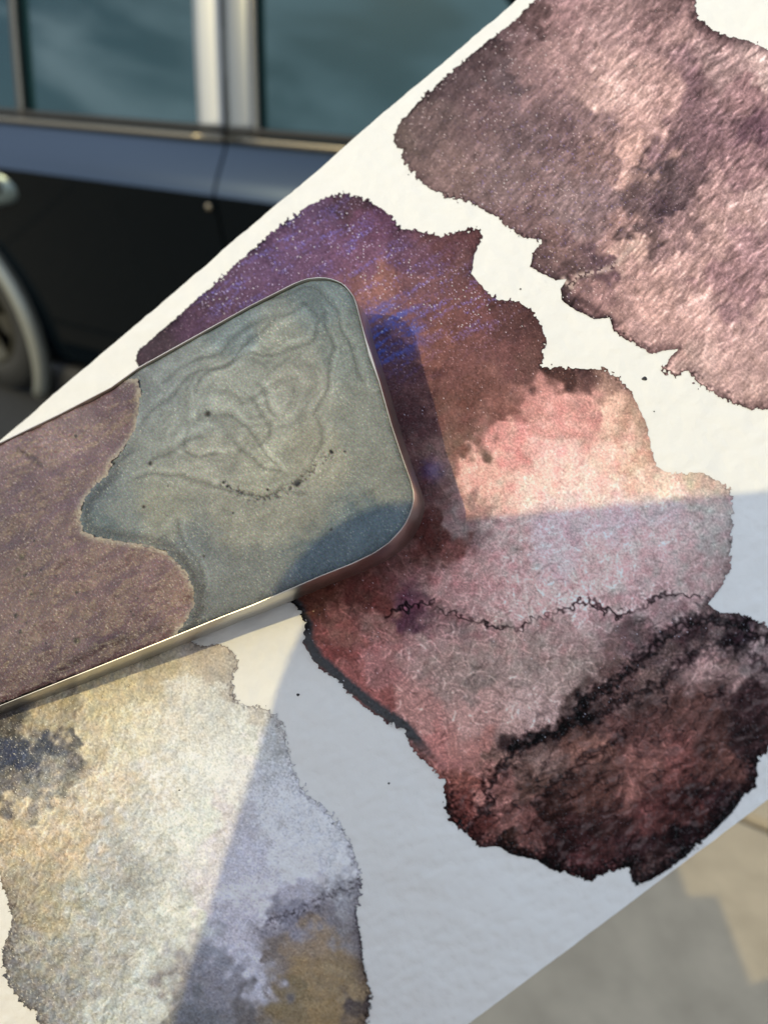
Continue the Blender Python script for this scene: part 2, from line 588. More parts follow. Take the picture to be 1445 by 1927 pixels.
B_COL = [(300, 650, 75, 60, 68), (350, 610, 85, 62, 80), (400, 560, 95, 70, 86), (450, 530, 102, 76, 98), (500, 480, 104, 78, 104), (560, 430, 108, 80, 106), (600, 400, 100, 75, 100),
         (650, 380, 85, 60, 70), (700, 420, 110, 75, 95), (640, 460, 114, 82, 106), (700, 480, 120, 85, 105), (750, 470, 110, 78, 95), (800, 480, 110, 78, 90), (850, 460, 105, 70, 72),
         (890, 450, 105, 70, 70), (870, 510, 120, 85, 85), (800, 540, 125, 88, 90), (720, 560, 150, 105, 95), (760, 580, 140, 95, 90), (820, 600, 125, 85, 80), (900, 600, 120, 80, 78),
         (980, 600, 95, 65, 62), (960, 660, 115, 78, 75), (850, 680, 125, 85, 80), (800, 650, 140, 95, 85), (900, 740, 110, 75, 68), (1000, 680, 110, 78, 72), (850, 780, 120, 85, 78),
         (880, 840, 120, 90, 80), (950, 760, 130, 90, 82), (840, 880, 150, 115, 105), (1050, 710, 80, 55, 50), (1100, 720, 100, 72, 68), (1150, 720, 175, 140, 125), (1000, 760, 210, 152, 142),
         (1050, 770, 220, 162, 152), (1100, 770, 205, 152, 142), (1150, 780, 236, 192, 172), (1190, 790, 190, 155, 135), (950, 830, 224, 162, 154), (1050, 850, 244, 192, 182),
         (1150, 850, 246, 202, 186), (1200, 860, 222, 182, 160), (900, 900, 242, 188, 174), (1000, 920, 251, 208, 194), (1100, 910, 251, 210, 196), (1250, 910, 250, 214, 194),
         (1300, 905, 228, 203, 178), (780, 680, 98, 64, 62), (770, 780, 88, 58, 58), (800, 900, 98, 66, 64), (740, 640, 95, 62, 66),  # last four darkened beside the pan to deepen its shadow
         (880, 990, 115, 100, 105, 's'), (950, 1000, 165, 145, 150, 's'), (1050, 980, 175, 160, 172, 's'), (1150, 970, 175, 160, 172, 's'), (1250, 950, 165, 155, 165, 's'),
         (1320, 930, 150, 142, 145, 's'), (1350, 1000, 150, 145, 150, 's'), (1250, 1030, 175, 155, 162, 's'), (1150, 1060, 185, 162, 168, 's'), (1050, 1060, 180, 165, 175, 's'),
         (950, 1060, 165, 140, 146, 's'), (900, 1080, 160, 130, 135, 's'), (850, 1040, 95, 65, 65, 's'), (820, 1010, 75, 45, 45, 's'), (860, 1110, 150, 120, 125, 's'),
         (1000, 1130, 180, 155, 160, 's'), (1100, 1110, 185, 162, 168, 's'), (1200, 1120, 165, 145, 152, 's'), (1300, 1100, 150, 135, 140, 's'), (700, 1130, 85, 50, 50, 's'),
         (600, 1140, 80, 50, 45, 's'), (640, 1180, 125, 85, 82, 's'), (620, 1220, 110, 65, 65, 's'), (720, 1170, 130, 98, 98, 's'), (760, 1150, 80, 52, 68, 's'), (700, 1250, 140, 102, 105, 's'),
         (660, 1290, 125, 80, 80, 's'), (720, 1330, 125, 80, 80, 's'), (850, 1170, 120, 98, 102, 's'), (950, 1200, 145, 125, 125, 's'), (800, 1220, 150, 125, 128, 's'),
         (850, 1270, 140, 122, 122, 's'), (900, 1290, 125, 112, 112, 's'), (1000, 1250, 140, 125, 125, 's'), (1050, 1200, 150, 130, 132, 's'), (1150, 1160, 150, 130, 135, 's'),
         (1250, 1150, 140, 122, 128, 's'), (1000, 1320, 170, 148, 150, 's'), (900, 1350, 160, 130, 130, 's'), (800, 1330, 150, 115, 115, 's'), (830, 1390, 150, 105, 105, 's'),
         (950, 1360, 165, 140, 140, 's'), (1080, 1290, 140, 125, 125, 's'), (900, 1420, 150, 110, 108, 's'), (870, 1480, 120, 78, 72, 's'), (880, 1530, 95, 55, 52, 's'),
         (1200, 1200, 90, 75, 80, 's'), (1250, 1230, 100, 85, 85, 's'), (1300, 1180, 60, 45, 50, 's'), (1350, 1200, 110, 98, 100, 's'), (1400, 1180, 45, 35, 42, 's'),
         (1430, 1230, 120, 110, 112, 's'), (1340, 1250, 150, 128, 128, 's'), (1150, 1290, 80, 62, 62, 's'), (1200, 1290, 110, 92, 90, 's'), (1100, 1340, 45, 32, 32, 's'),
         (1050, 1370, 60, 45, 45, 's'), (980, 1390, 40, 28, 30, 's'), (1020, 1420, 110, 92, 88, 's'), (950, 1450, 105, 85, 80, 's'), (930, 1500, 125, 92, 88, 's'),
         (1000, 1470, 90, 70, 65, 's'), (1100, 1400, 110, 82, 75, 's'), (1200, 1380, 85, 60, 58, 's'), (1300, 1330, 90, 65, 62, 's'), (1400, 1320, 50, 35, 38, 's'),
         (1030, 1520, 50, 32, 30, 's'), (1100, 1500, 75, 52, 48, 's'), (1200, 1460, 110, 78, 74, 's'), (1280, 1440, 95, 62, 60, 's'), (1350, 1420, 70, 48, 45, 's'),
         (1400, 1400, 40, 28, 30, 's'), (960, 1550, 130, 95, 92, 's'), (1010, 1560, 100, 70, 68, 's'), (1060, 1560, 50, 30, 32, 's'), (1150, 1560, 58, 38, 38, 's'),
         (1230, 1540, 74, 46, 46, 's'), (1300, 1520, 55, 32, 32, 's'), (1350, 1500, 35, 22, 25, 's'), (1110, 1620, 62, 38, 40, 's'), (1050, 1610, 35, 20, 22, 's'),
         (1200, 1610, 40, 25, 28, 's'), (1210, 1645, 70, 55, 55, 's'), (1280, 1580, 25, 15, 18, 's'), (950, 1590, 50, 35, 32, 's')]
C_COL = [(380, 1240, 200, 185, 165), (420, 1260, 190, 180, 165), (300, 1280, 205, 190, 160), (200, 1320, 215, 200, 165), (100, 1360, 190, 175, 145), (60, 1400, 75, 80, 92),
         (20, 1370, 90, 85, 80), (40, 1430, 65, 70, 85), (90, 1420, 95, 95, 100), (120, 1400, 110, 105, 100), (20, 1490, 110, 105, 100), (80, 1470, 150, 145, 135), (150, 1400, 205, 190, 160),
         (250, 1400, 225, 215, 190), (350, 1330, 220, 212, 195), (430, 1350, 215, 212, 200), (470, 1380, 220, 218, 205), (300, 1480, 222, 215, 200), (200, 1480, 220, 205, 180),
         (100, 1530, 215, 197, 168), (30, 1560, 192, 172, 140), (60, 1610, 202, 182, 150), (120, 1600, 205, 185, 155), (50, 1680, 175, 163, 140), (100, 1700, 175, 165, 140),
         (200, 1600, 190, 185, 175), (300, 1560, 215, 212, 200), (400, 1450, 232, 230, 218), (380, 1560, 225, 225, 212), (250, 1650, 180, 178, 170), (180, 1700, 190, 190, 180),
         (300, 1700, 205, 205, 195), (340, 1720, 225, 225, 212), (60, 1780, 165, 160, 148), (120, 1800, 180, 176, 164), (200, 1800, 185, 182, 172), (280, 1820, 205, 208, 200),
         (50, 1850, 150, 148, 142), (120, 1880, 168, 166, 160), (200, 1900, 195, 198, 190), (280, 1900, 210, 212, 205),
         (510, 1350, 150, 152, 155, 's'), (520, 1400, 160, 165, 172, 's'), (480, 1420, 172, 176, 188, 's'), (530, 1450, 165, 170, 180, 's'), (440, 1550, 160, 162, 175, 's'),
         (520, 1520, 175, 180, 192, 's'), (580, 1540, 178, 184, 196, 's'), (460, 1620, 165, 168, 185, 's'), (560, 1620, 185, 190, 204, 's'), (640, 1600, 180, 186, 198, 's'),
         (400, 1700, 165, 168, 185, 's'), (480, 1680, 185, 188, 204, 's'), (560, 1690, 150, 152, 168, 's'), (650, 1680, 140, 144, 155, 's'), (620, 1720, 115, 115, 125, 's'),
         (540, 1720, 120, 122, 138, 's'), (450, 1760, 170, 172, 190, 's'), (480, 1820, 170, 175, 195, 's'), (390, 1800, 125, 130, 145, 's'), (350, 1850, 115, 118, 130, 's'),
         (420, 1850, 125, 128, 142, 's'), (560, 1780, 125, 115, 105, 's'), (600, 1760, 130, 118, 105, 's'), (520, 1800, 110, 105, 105, 's'), (580, 1830, 130, 115, 92, 's'),
         (640, 1800, 125, 112, 95, 's'), (650, 1850, 130, 118, 98, 's'), (550, 1880, 115, 105, 85, 's'), (620, 1900, 130, 115, 90, 's'), (460, 1900, 95, 95, 100, 's'),
         (340, 1910, 100, 105, 115, 's'), (680, 1870, 75, 70, 72, 's'), (660, 1760, 125, 125, 132, 's')]


def gauss(x, y, r):
    return np.exp(-((R.X - x) ** 2 + (R.Y - y) ** 2) / (2 * r * r))


def along(pts, r, width_noise=None):
    d, _ = R.seg_dist(pts, False)
    return np.exp(-(d / r) ** 2)


def mixc(c, col, w):
    return c * (1 - w[..., None]) + np.asarray(col, np.float32) * w[..., None]


def scale_c(c, w):
    """multiply reflectance towards dark pigment: w is optical density."""
    dens = np.array([1.0, 1.06, 1.0], np.float32)
    return c * np.exp(-w[..., None] * dens)


def crisp(col, k=0.6, sig=4.0):
    lg = np.log(np.maximum(col, 0.003)).mean(-1)
    return col * np.exp(k * (lg - R.blur(lg, sig)))[..., None]


def build_wash(name, label, val, col, rel, mat, lift=0.9):
    col = crisp(np.clip(col, 0.003, 0.9))
    f, used, px, py = R.grid_faces(val)
    h = sample(relief, px, py) + lift + rel.ravel()[used]
    v = cam2world(on_paper(px, py, h))
    o = mesh_np(name, v, f, mat, paper, cols=np.clip(col.reshape(-1, 3)[used], 0.003, 0.85))
    tag(o, label)
    return o


# ---- top right swatch
hairA_dir = R.hairs(26000, 36, -48.0, 16, 0.6)
hair_any = R.hairs(22000, 26, 0.0, 100, 2.2)
ptsA, colA = alb(A_COL)
c = R.idw(ptsA, colA, (wsx * 1.6, wsy * 1.6)) * np.array([1.02, 0.92, 0.88])
rightness = np.clip((R.X - 900) / 350, 0, 1) * np.clip((760 - R.Y) / 300, 0.35, 1)
tex = mid * 0.05 + blot * 0.07 + R.noise(6, 70, 0.9, ang=-45, ratio=3.2) * (0.06 + 0.12 * rightness) + hairA_dir * (0.19 + 0.20 * rightness) + hair_any * 0.16 + fine * 0.05 + white * 0.05
c = c * np.exp(tex)[..., None]
jagvar = np.clip(0.9 + 0.6 * R.noise(60, 300, 1.0), 0.25, 2.0)
sdA = R.sdf(A_OUT) + jag * 1.9 * jagvar
rim_w = 0.55 + 0.45 * np.clip(R.noise(60, 300, 1.0), -1, 1.5)
low = np.clip((R.Y - 420) / 150, 0.25, 1)
edgevar = np.clip(0.75 + 0.5 * R.noise(50, 260, 1.0), 0.2, 1.6)
c = scale_c(c, (1.0 * edgevar * np.exp(-np.maximum(sdA, 0) / 4.5) + 0.9 * np.exp(-(np.maximum(sdA, 0) / (16 * np.clip(rim_w, .3, 1.4))) ** 2) * low))
upleft = np.clip((960 - R.X) / 200, 0, 1) * np.clip((240 - R.Y) / 100, 0, 1)
c = scale_c(c, 0.5 * upleft * np.exp(-np.maximum(sdA, 0) / 16))
c = scale_c(c, 0.8 * along([(1310, 40), (1335, 62), (1370, 75), (1420, 80), (1460, 95)], 13) + 0.7 * along([(1085, 560), (1130, 590), (1160, 610)], 8))
vein = along([(1060, 525), (1075, 540), (1085, 520), (1110, 515), (1150, 505), (1175, 478), (1200, 455)], 5) * (jag > -0.6)
c = mixc(c, (0.56, 0.42, 0.37), 0.55 * vein)
fl = (white > 2.15) * rng.random(white.shape)
c = c + (fl * 0.30)[..., None] * np.array([1.0, 0.9, 0.9]) * np.exp(-((R.X - 950) / 330) ** 2)[..., None]  # mica glints painted as lighter specks
blu = (R.noise(4, 30, 0.5) > 1.9) * np.exp(-((R.X - 1040) / 190) ** 2 - ((R.Y - 350) / 170) ** 2)
c = mixc(c, (0.22, 0.18, 0.42), 0.5 * blu)
relA = hairA_dir * (0.28 + 0.35 * rightness) + hair_any * 0.15 + fine * 0.12
M_WASH = pigment_mat('shimmer_wash', 0.7, 0.06, flake=0.3, flake_size=0.00008, tilt=1.0, grain=0.08, bump=0.35, coat_rough=0.25, flake_gate=0.85)
build_wash('paint_swatch', 'mauve grey paint swatch at the upper right of the paper', sdA, c, relA, M_WASH)

# ---- large middle swatch
ptsB, colB = alb(B_COL)
c = R.idw(ptsB, colB, (wsx * 1.3, wsy * 1.3))
hair_long = R.hairs(13000, 46, -35.0, 60, 1.4)
hair_b = R.hairs(20000, 32, -35.0, 70, 1.3)
lowb = np.clip((R.Y - 900) / 260, 0, 1)
dark_lobe = np.clip((R.Y + 0.55 * (R.X - 1000) - 1330) / 120, 0, 1)
tex = mid * 0.05 + blot * 0.05 + hair_b * (0.15 + 0.12 * lowb) + hair_long * (0.10 + 0.20 * lowb) + np.clip(hair_long, 0, 1) * 0.22 * lowb - 0.03 * lowb + fine * 0.07 + white * 0.055
tex += dark_lobe * (R.noise(20, 160, 1.2, ang=-35, ratio=2.0) * 0.26)
pinkish = R.noise(18, 90, 0.8) * np.clip((R.Y - 720) / 100, 0, 1) * np.clip((1330 - R.Y) / 150, 0, 1)
c = c * np.exp(tex)[..., None]
c = c * np.exp(pinkish[..., None] * np.array([0.02, -0.04, -0.028]))
sdB = R.sdf(B_OUT) + jag * 1.6 * jagvar
c = scale_c(c, 0.8 * edgevar * np.exp(-np.maximum(sdB, 0) / 4.0) + 0.45 * edgevar * np.exp(-np.maximum(sdB, 0) / 12) * np.clip((960 - R.Y) / 200, 0.15, 1))
# blooms and drying lines
line1 = zoom_pts(540, 1080, .6263, [(300, 135), (330, 110), (400, 90), (460, 102), (520, 125), (570, 145), (640, 160), (700, 160), (750, 135), (800, 125), (850, 100), (905, 76), (960, 115), (1010, 125),
                                    (1060, 105), (1100, 72), (1150, 57), (1250, 72)])
line2 = zoom_pts(540, 1080, .6263, [(575, 720), (610, 690), (595, 640), (640, 590), (680, 530), (710, 495), (760, 490), (830, 460), (868, 430), (885, 370), (940, 350), (990, 320), (1040, 270), (1080, 240),
                                    (1120, 190), (1190, 148), (1260, 132), (1340, 150), (1400, 172), (1470, 205)])
line3 = zoom_pts(540, 1080, .6263, [(745, 700), (760, 660), (800, 630), (860, 585), (900, 540), (960, 520), (1010, 470)])
line4 = zoom_pts(540, 1080, .6263, [(880, 440), (950, 420), (1000, 380), (1060, 350), (1120, 330), (1180, 270), (1230, 230), (1300, 200), (1380, 230), (1450, 290)])
jw = (R.noise(11, 50, 0.8) * 4.6, R.noise(11, 50, 0.8) * 4.6)


def drying(pts, sharp, soft, ws, wf, flip=1):
    d, sg = R.seg_dist(pts, False, R.X + jw[0], R.Y + jw[1])
    a = np.where(sg * flip > 0, np.exp(-d / soft) * wf, 0)
    return ws * np.exp(-(d / sharp) ** 2) + a


c = scale_c(c, drying(line1, 3.4, 26, 1.7, 0.30) * np.clip(0.75 + 0.35 * blot, 0.25, 1.3))
c = scale_c(c, drying(line2, 9.0, 26, 1.7, 0.9))
c = scale_c(c, drying(line3, 6.0, 26, 0.9, 0.6))
c = scale_c(c, drying(line4, 9.0, 22, 1.1, 0.5))
wisps = R.noise(12, 60, 0.9, ang=-30, ratio=1.8)
lace = np.exp(-(R.noise(16, 150, 1.1, ang=-30, ratio=1.9) / 0.13) ** 2) * np.clip(0.6 + R.noise(30, 120, 1.0), 0, 1.6)
lace2 = np.exp(-(R.noise(7, 34, 0.8) / 0.2) ** 2)
near2 = along(line2, 34) + 0.6 * along(line4, 28)
c = scale_c(c, dark_lobe * lace * 0.75 + np.clip(near2, 0, 1) * lace2 * 0.8)
c = scale_c(c, dark_lobe * (np.clip(wisps - 0.55, 0, 1.5) * 0.4 + 0.06))
c = c * np.exp(dark_lobe[..., None] * np.array([-0.02, -0.03, 0.0]))
c = mixc(c, (0.30, 0.23, 0.22), dark_lobe * np.clip(-wisps - 0.75, 0, 1.2) * 0.13)
edge_low = np.exp(-(np.maximum(sdB + jag * 4, 0) / 17) ** 2)
lowrim = np.clip((R.Y - 1440) / 60, 0, 1) * (R.X > 830)
rightrim = np.clip((R.X - 1360) / 40, 0, 1) * np.clip((R.Y - 1380) / 60, 0, 1)
c = scale_c(c, edge_low * np.maximum(lowrim, rightrim) * 1.8)
# thick charcoal bead along the lower left edge
bead = along([(490, 1152), (520, 1142), (548, 1132), (560, 1140), (578, 1174), (580, 1205), (600, 1240), (622, 1258), (650, 1285), (690, 1318), (730, 1346), (762, 1366), (790, 1400), (810, 1425), (830, 1450)], 12.5)
bead = np.clip(bead * 1.5 - 0.35 + jag * 0.08, 0, 1)
c = mixc(c, (0.065, 0.066, 0.068), np.clip(bead * 1.25, 0, 1) * np.clip((1450 - R.Y) / 60, 0.0, 1))
c = scale_c(c, 1.6 * along([(470, 1158), (520, 1142), (552, 1132), (566, 1150), (578, 1180)], 9))
c = c * np.exp(-0.10 * np.clip((760 - R.Y) / 100, 0, 1))[..., None]  # upper plum darkened as well, deepening the pan's shadow
# interference-blue sheen painted as colour in brush streaks
streak = R.noise(9, 90, 0.9, ang=-31, ratio=5.0) * 0.75 + R.noise(5, 24, 0.5) * 0.45
band = np.clip(1.25 * along([(430, 540), (540, 455), (640, 445), (720, 520), (800, 545), (880, 575)], 60) + 0.5 * gauss(740, 625, 55), 0, 1)
sh = np.clip(streak * 0.9 - 0.10, 0, 1) * band * np.clip(0.45 + 0.55 * (fine + 0.6 * white), 0.1, 1.3)
c = mixc(c, (0.13, 0.13, 0.46), np.clip(0.46 * sh, 0, 0.9))
patch = np.clip(1.3 * gauss(735, 615, 34) + 0.8 * gauss(730, 665, 26) + gauss(765, 620, 16) + 0.45 * gauss(815, 885, 14), 0, 1) * np.clip(0.55 + streak * 0.5, 0.15, 1)
c = mixc(c, (0.030, 0.10, 0.45), 0.55 * patch)  # blue sky sheen inside the pan's shadow, painted into the colour
fl = np.clip(white - 1.75, 0, 1.2)
fl2 = np.clip(rng.normal(size=white.shape) - 2.55, 0, 1)
up = np.clip((950 - R.Y) / 250, 0.12, 1)
c = c + (fl * 0.34 * band)[..., None] * np.array([0.5, 0.65, 1.2]) + (fl * 0.08 * up * (1 - 0.8 * dark_lobe))[..., None] * np.array([1.0, 0.72, 0.66]) + (fl2 * 0.28 * (1 - 0.75 * dark_lobe))[..., None] * np.array([0.8, 0.85, 1.0])  # blue and pink flake glints put into the colour
c = c * np.array([1.08, 1.05, 1.04])
relB = hair_b * (0.18 + 0.18 * lowb) + hair_long * (0.14 + 0.22 * lowb) + fine * 0.12 + bead * (2.6 + 1.0 * jag)
build_wash('paint_swatch', 'large plum paint swatch with blue shimmer, pink centre and nearly black lower lobe', sdB, c, relB, M_WASH)

# ---- lower left swatch
ptsC, colC = alb(C_COL)
c = R.idw(ptsC, colC, (wsx * 1.7 + mid * 2, wsy * 1.7 + fine * 2)) * np.array([1.04, 1.07, 1.12])
hair_c = R.hairs(26000, 30, -58.0, 26, 0.8)
hair_c2 = R.hairs(60000, 16, 0.0, 100, 2.0)
leftness = np.clip((420 - R.X) / 300, 0, 1)
shade_c = np.clip((R.X - 420) / 200, 0, 1)
tex = mid * 0.03 + blot * 0.04 + 0.06 + hair_c * (0.07 + 0.20 * leftness) + hair_c2 * (0.075 - 0.02 * shade_c) + fine * 0.06
tex += np.clip(R.noise(24, 120, 0.9), -2, 0.2) * 0.03 * (1 + leftness)
c = c * np.exp(tex)[..., None]
gold = np.clip(R.noise(10, 60, 0.8), -1.5, 1.5)[..., None] * np.array([0.025, 0.0, -0.045]) * (0.3 + leftness)[..., None]
rainbow = np.clip(R.noise(20, 80, 0.8), -1.5, 1.5)[..., None] * np.array([0.010, -0.008, 0.005]) * (0.2 + leftness)[..., None]  # gold and rainbow glints painted as colour noise
c = c * np.exp(gold + rainbow)
sdC = R.sdf(C_OUT) + jag * 2.0 * jagvar + R.noise(4, 10, 0.3) * 1.2
low_r = np.clip((R.Y - 1640) / 120, 0, 1) * np.clip((R.X - 560) / 60, 0, 1)
c = scale_c(c, (0.42 + 0.7 * low_r) * np.exp(-np.maximum(sdC, 0) / 3.0) + (0.14 + 0.75 * low_r) * np.exp(-np.maximum(sdC, 0) / 13))
ll = np.clip((R.Y - 1640) / 60, 0, 1) * np.clip((160 - R.X) / 60, 0, 1)
c = scale_c(c, ll * 0.55 * np.exp(-np.maximum(sdC, 0) / 22) * np.clip(1 + jag * 0.5, 0, 2))
bloom = drying([(505, 1735), (530, 1722), (560, 1715), (590, 1695), (640, 1672), (690, 1660)], 9, 26, 0.35, 0.35)
c = scale_c(c, bloom * np.clip(1 + jag * 0.4, 0, 2))
fl = np.clip(white - 1.5, 0, 1.5)
c = c + (fl * 0.22 * leftness)[..., None] * np.array([1.0, 0.93, 0.72])  # golden glints painted as bright specks
c = scale_c(c, np.clip(-white - 1.7, 0, 1) * 0.35 * (0.4 + leftness))
relC = hair_c * (0.15 + 0.55 * leftness) + hair_c2 * 0.15 + fine * 0.2
M_WASHC = pigment_mat('gold_wash', 0.7, 0.08, flake=0.3, flake_size=0.00008, tilt=0.8, grain=0.08, bump=0.4, coat_rough=0.3, flake_gate=0.8)
build_wash('paint_swatch', 'pale gold and grey paint swatch at the lower left of the paper', sdC, c, relC, M_WASHC)

# ---- spatters of paint on the bare paper
M_SPECK = plain('dried_speck', (0.012, 0.012, 0.013), rough=0.4)
for (sx, sy, sr) in ((1212, 712.5, 5.0), (561.5, 1307.5, 3.0), (732, 1474, 2.2), (979, 544, 1.8), (1230, 775, 1.4), (339, 1487, 1.8)):
    th = np.linspace(0, 2 * math.pi, 12, endpoint=False)
    rr = sr * (1 + 0.12 * np.sin(3 * th + sx))
    ax, ay = sx + rr * np.cos(th) * 1.05, sy + rr * np.sin(th) * 0.85
    h0 = sample(relief, ax, ay)
    ring = cam2world(on_paper(ax, ay, h0 + 0.4))
    ring2 = cam2world(on_paper(sx + (ax - sx) * 0.6, sy + (ay - sy) * 0.6, h0 + 1.9))
    vv = np.concatenate([ring, ring2, ring2.mean(0, keepdims=True)])
    n = 12
    fq = [(i, (i + 1) % n, n + (i + 1) % n, n + i) for i in range(n)] + [(n + i, n + (i + 1) % n, 2 * n, 2 * n) for i in range(n)]
    bm = bmesh.new()
    bvv = [bm.verts.new(Vector(p - paper_c)) for p in vv]
    for q in fq:
        bm.faces.new([bvv[k] for k in dict.fromkeys(q)])
    bm_obj('paint_speck', bm, M_SPECK, paper, smooth=True)

# ------------------------------------------------------------------ the paint pan
RIM = [(0, 832), (112, 778), (209, 728), (258, 692), (368, 631), (473, 573), (552, 533), (566, 527.5), (579, 523.5), (599, 521), (612, 521.8), (624, 524), (634, 527.5), (643, 532), (651, 538),
       (658, 546), (666, 558), (671.5, 572), (680, 605), (688, 634), (699.5, 668), (715, 719), (738, 801), (757, 858), (774, 906), (779, 925), (779.5, 940), (776, 955), (771, 970), (764, 984),
       (755, 998), (744, 1010), (732, 1022), (718, 1032), (708, 1039), (697, 1045), (662, 1062), (602, 1085.5), (549, 1108), (475, 1140), (420, 1161), (300, 1210), (170, 1262), (0, 1329),
       (-210, 1412), (-232, 1416), (-250, 1405), (-258, 1385), (-262, 1350), (-262, 1000), (-255, 975), (-235, 950), (-210, 935)]
RIM = np.array(RIM, float)
pan_c = cam2world(on_pan(np.array(400.), np.array(950.)))
pan = empty('paint_pan', pan_c)
tag(pan, 'metal watercolour pan filled with grey green and dusty mauve shimmer paint lying on paper', 'paint pan')
M_TIN = plain('brushed_aluminium', (0.52, 0.50, 0.46), rough=0.30, metal=1.0, bump=0.15, bscale=3000.0, bdist=0.00003, vary=0.06, vscale=800.0)


def inset_px(p, d):
    t = np.roll(p, -1, 0) - np.roll(p, 1, 0)
    t /= np.linalg.norm(t, axis=1, keepdims=True)
    n = np.stack([-t[:, 1], t[:, 0]], 1)     # clockwise on screen -> inward
    return p + n * np.asarray(d)[..., None]


def ring_w(p, h):
    return cam2world(on_pan(p[:, 0], p[:, 1], np.full(len(p), float(h))))


wob = 0.5 * np.sin(np.arange(len(RIM)) * 2.3) + 0.3 * np.sin(np.arange(len(RIM)) * 5.1)
wide = np.exp(-((RIM[:, 0] - 702) / 16) ** 2 - ((RIM[:, 1] - 675) / 42) ** 2) * 3.5
rings = [ring_w(inset_px(RIM, np.full(len(RIM), 1.5)), -PAN_T), ring_w(RIM, -PAN_T + 3.0), ring_w(RIM, -1.6), ring_w(inset_px(RIM, np.full(len(RIM), 0.5)), 0.0),
         ring_w(inset_px(RIM, 1.5 + wob * 0.5 + wide), 0.0), ring_w(inset_px(RIM, 2.2 + wob * 0.5 + wide), -1.6), ring_w(inset_px(RIM, np.full(len(RIM), 2.6) + wide), -PAN_T + 6.0)]
bm = bmesh.new()
rv = [[bm.verts.new(Vector(p - pan_c)) for p in r] for r in rings]
n = len(RIM)
for a, b in zip(rv[:-1], rv[1:]):
    for i in range(n):
        fc = bm.faces.new((a[i], a[(i + 1) % n], b[(i + 1) % n], b[i]))
        fc.smooth = True
bm.faces.new(rv[0])
bm.faces.new(rv[-1])
tin = bm_obj('tin', bm, M_TIN, pan)
tin.data.polygons.foreach_set('use_smooth', np.array([p.area < 1 and len(p.vertices) == 4 for p in tin.data.polygons]))
bv_ = tin.modifiers.new('crisp', 'EDGE_SPLIT')
bv_.split_angle = math.radians(28)

# paints
R_main = R
R = Raster(-300, 480, 820, 1460, 2.0)
GREY = [(450, 620, 120, 132, 132), (600, 560, 110, 122, 122), (520, 640, 140, 143, 132), (450, 720, 145, 148, 138), (560, 720, 150, 150, 138), (650, 650, 125, 132, 125), (680, 800, 135, 138, 128),
        (600, 850, 150, 148, 132), (500, 900, 150, 150, 135), (400, 880, 150, 150, 138), (350, 780, 140, 145, 138), (300, 740, 125, 132, 130), (220, 960, 125, 132, 128), (300, 960, 145, 146, 132),
        (450, 980, 140, 140, 128), (550, 960, 140, 140, 128), (400, 1080, 115, 120, 118), (370, 1030, 105, 112, 112), (180, 950, 85, 98, 105), (185, 990, 90, 105, 108), (350, 1100, 95, 100, 100),
        (720, 900, 130, 132, 122), (600, 1040, 65, 80, 92, 's'), (700, 980, 68, 84, 96, 's'), (480, 1090, 110, 115, 112)]
MAUVE = [(50, 850, 150, 135, 130), (100, 830, 165, 152, 145), (150, 790, 150, 138, 132), (200, 760, 130, 112, 112), (240, 740, 110, 95, 98), (130, 900, 128, 112, 115), (50, 930, 118, 102, 105),
         (20, 1000, 115, 100, 100), (100, 1000, 125, 110, 110), (200, 1050, 135, 118, 115), (300, 1080, 140, 122, 118), (340, 1120, 150, 130, 120), (250, 1150, 125, 105, 105), (150, 1130, 135, 118, 112),
         (50, 1130, 130, 115, 108), (50, 1200, 135, 120, 115), (150, 1200, 130, 115, 112), (200, 1210, 105, 85, 88), (100, 1260, 110, 90, 92), (20, 1290, 110, 90, 88)]
BOUND = [(205, 700), (222, 717), (240, 711), (262, 715), (265, 737), (262, 771), (254, 808), (235, 842), (213, 868), (202, 894), (176, 917), (157, 943), (151, 973), (157, 999), (183, 1010), (224, 1017), (277, 1025),
         (310, 1036), (336, 1059), (355, 1085), (366, 1115), (364, 1144), (351, 1171), (333, 1190), (318, 1212), (300, 1260), (-320, 1500), (-320, 900)]
mid2, fine2, jag2, blot2 = R.noise(10, 90, 1.0), R.noise(4, 14, 0.3), R.noise(5, 30, 0.7), R.noise(30, 200, 1.1)
white2 = rng.normal(size=(R.h, R.w)).astype(np.float32)
wx2, wy2 = R.noise(14, 120, 1.1) * 6, R.noise(14, 120, 1.1) * 6
sdRim = R.sdf(RIM)
gap = 3.0 + 3.6 * np.clip((300 - R.X) / 200, 0, 1) * (R.Y > 1150) + 0.8 * jag2 * (R.Y > 1000) + 3.0 * np.exp(-((R.X - 702) / 16) ** 2 - ((R.Y - 675) / 42) ** 2)
sdRim = sdRim - gap
sdM = R.sdf(BOUND) + jag2 * 1.2
pg, cg = alb(GREY)
c = R.idw(pg, cg, (wx2, wy2), e=22) * 0.93
swirls = [[(480, 660), (540, 650), (585, 640), (600, 600), (570, 580), (520, 600), (470, 640), (420, 690), (380, 740)],
          [(460, 745), (490, 775), (510, 800), (520, 830), (500, 850)], [(470, 720), (500, 750), (520, 780)], [(365, 790), (400, 765), (430, 780), (470, 810), (500, 850), (520, 880)],
          [(365, 800), (362, 830), (380, 850), (410, 850)], [(610, 590), (625, 650), (620, 720), (600, 780), (610, 830), (590, 880), (520, 920)], [(280, 860), (330, 830), (380, 800)],
          [(320, 980), (330, 1010), (360, 1050), (375, 1100)], [(420, 600), (500, 560), (580, 545), (640, 580), (665, 640), (690, 720)], [(275, 800), (300, 760), (350, 720), (420, 690), (470, 660)],
          [(300, 720), (360, 680), (430, 640), (500, 600)], [(440, 830), (460, 860), (480, 880), (520, 890)], [(230, 900), (290, 880), (340, 890), (400, 920), (470, 930), (560, 920)]]
sw = np.zeros((R.h, R.w), np.float32)
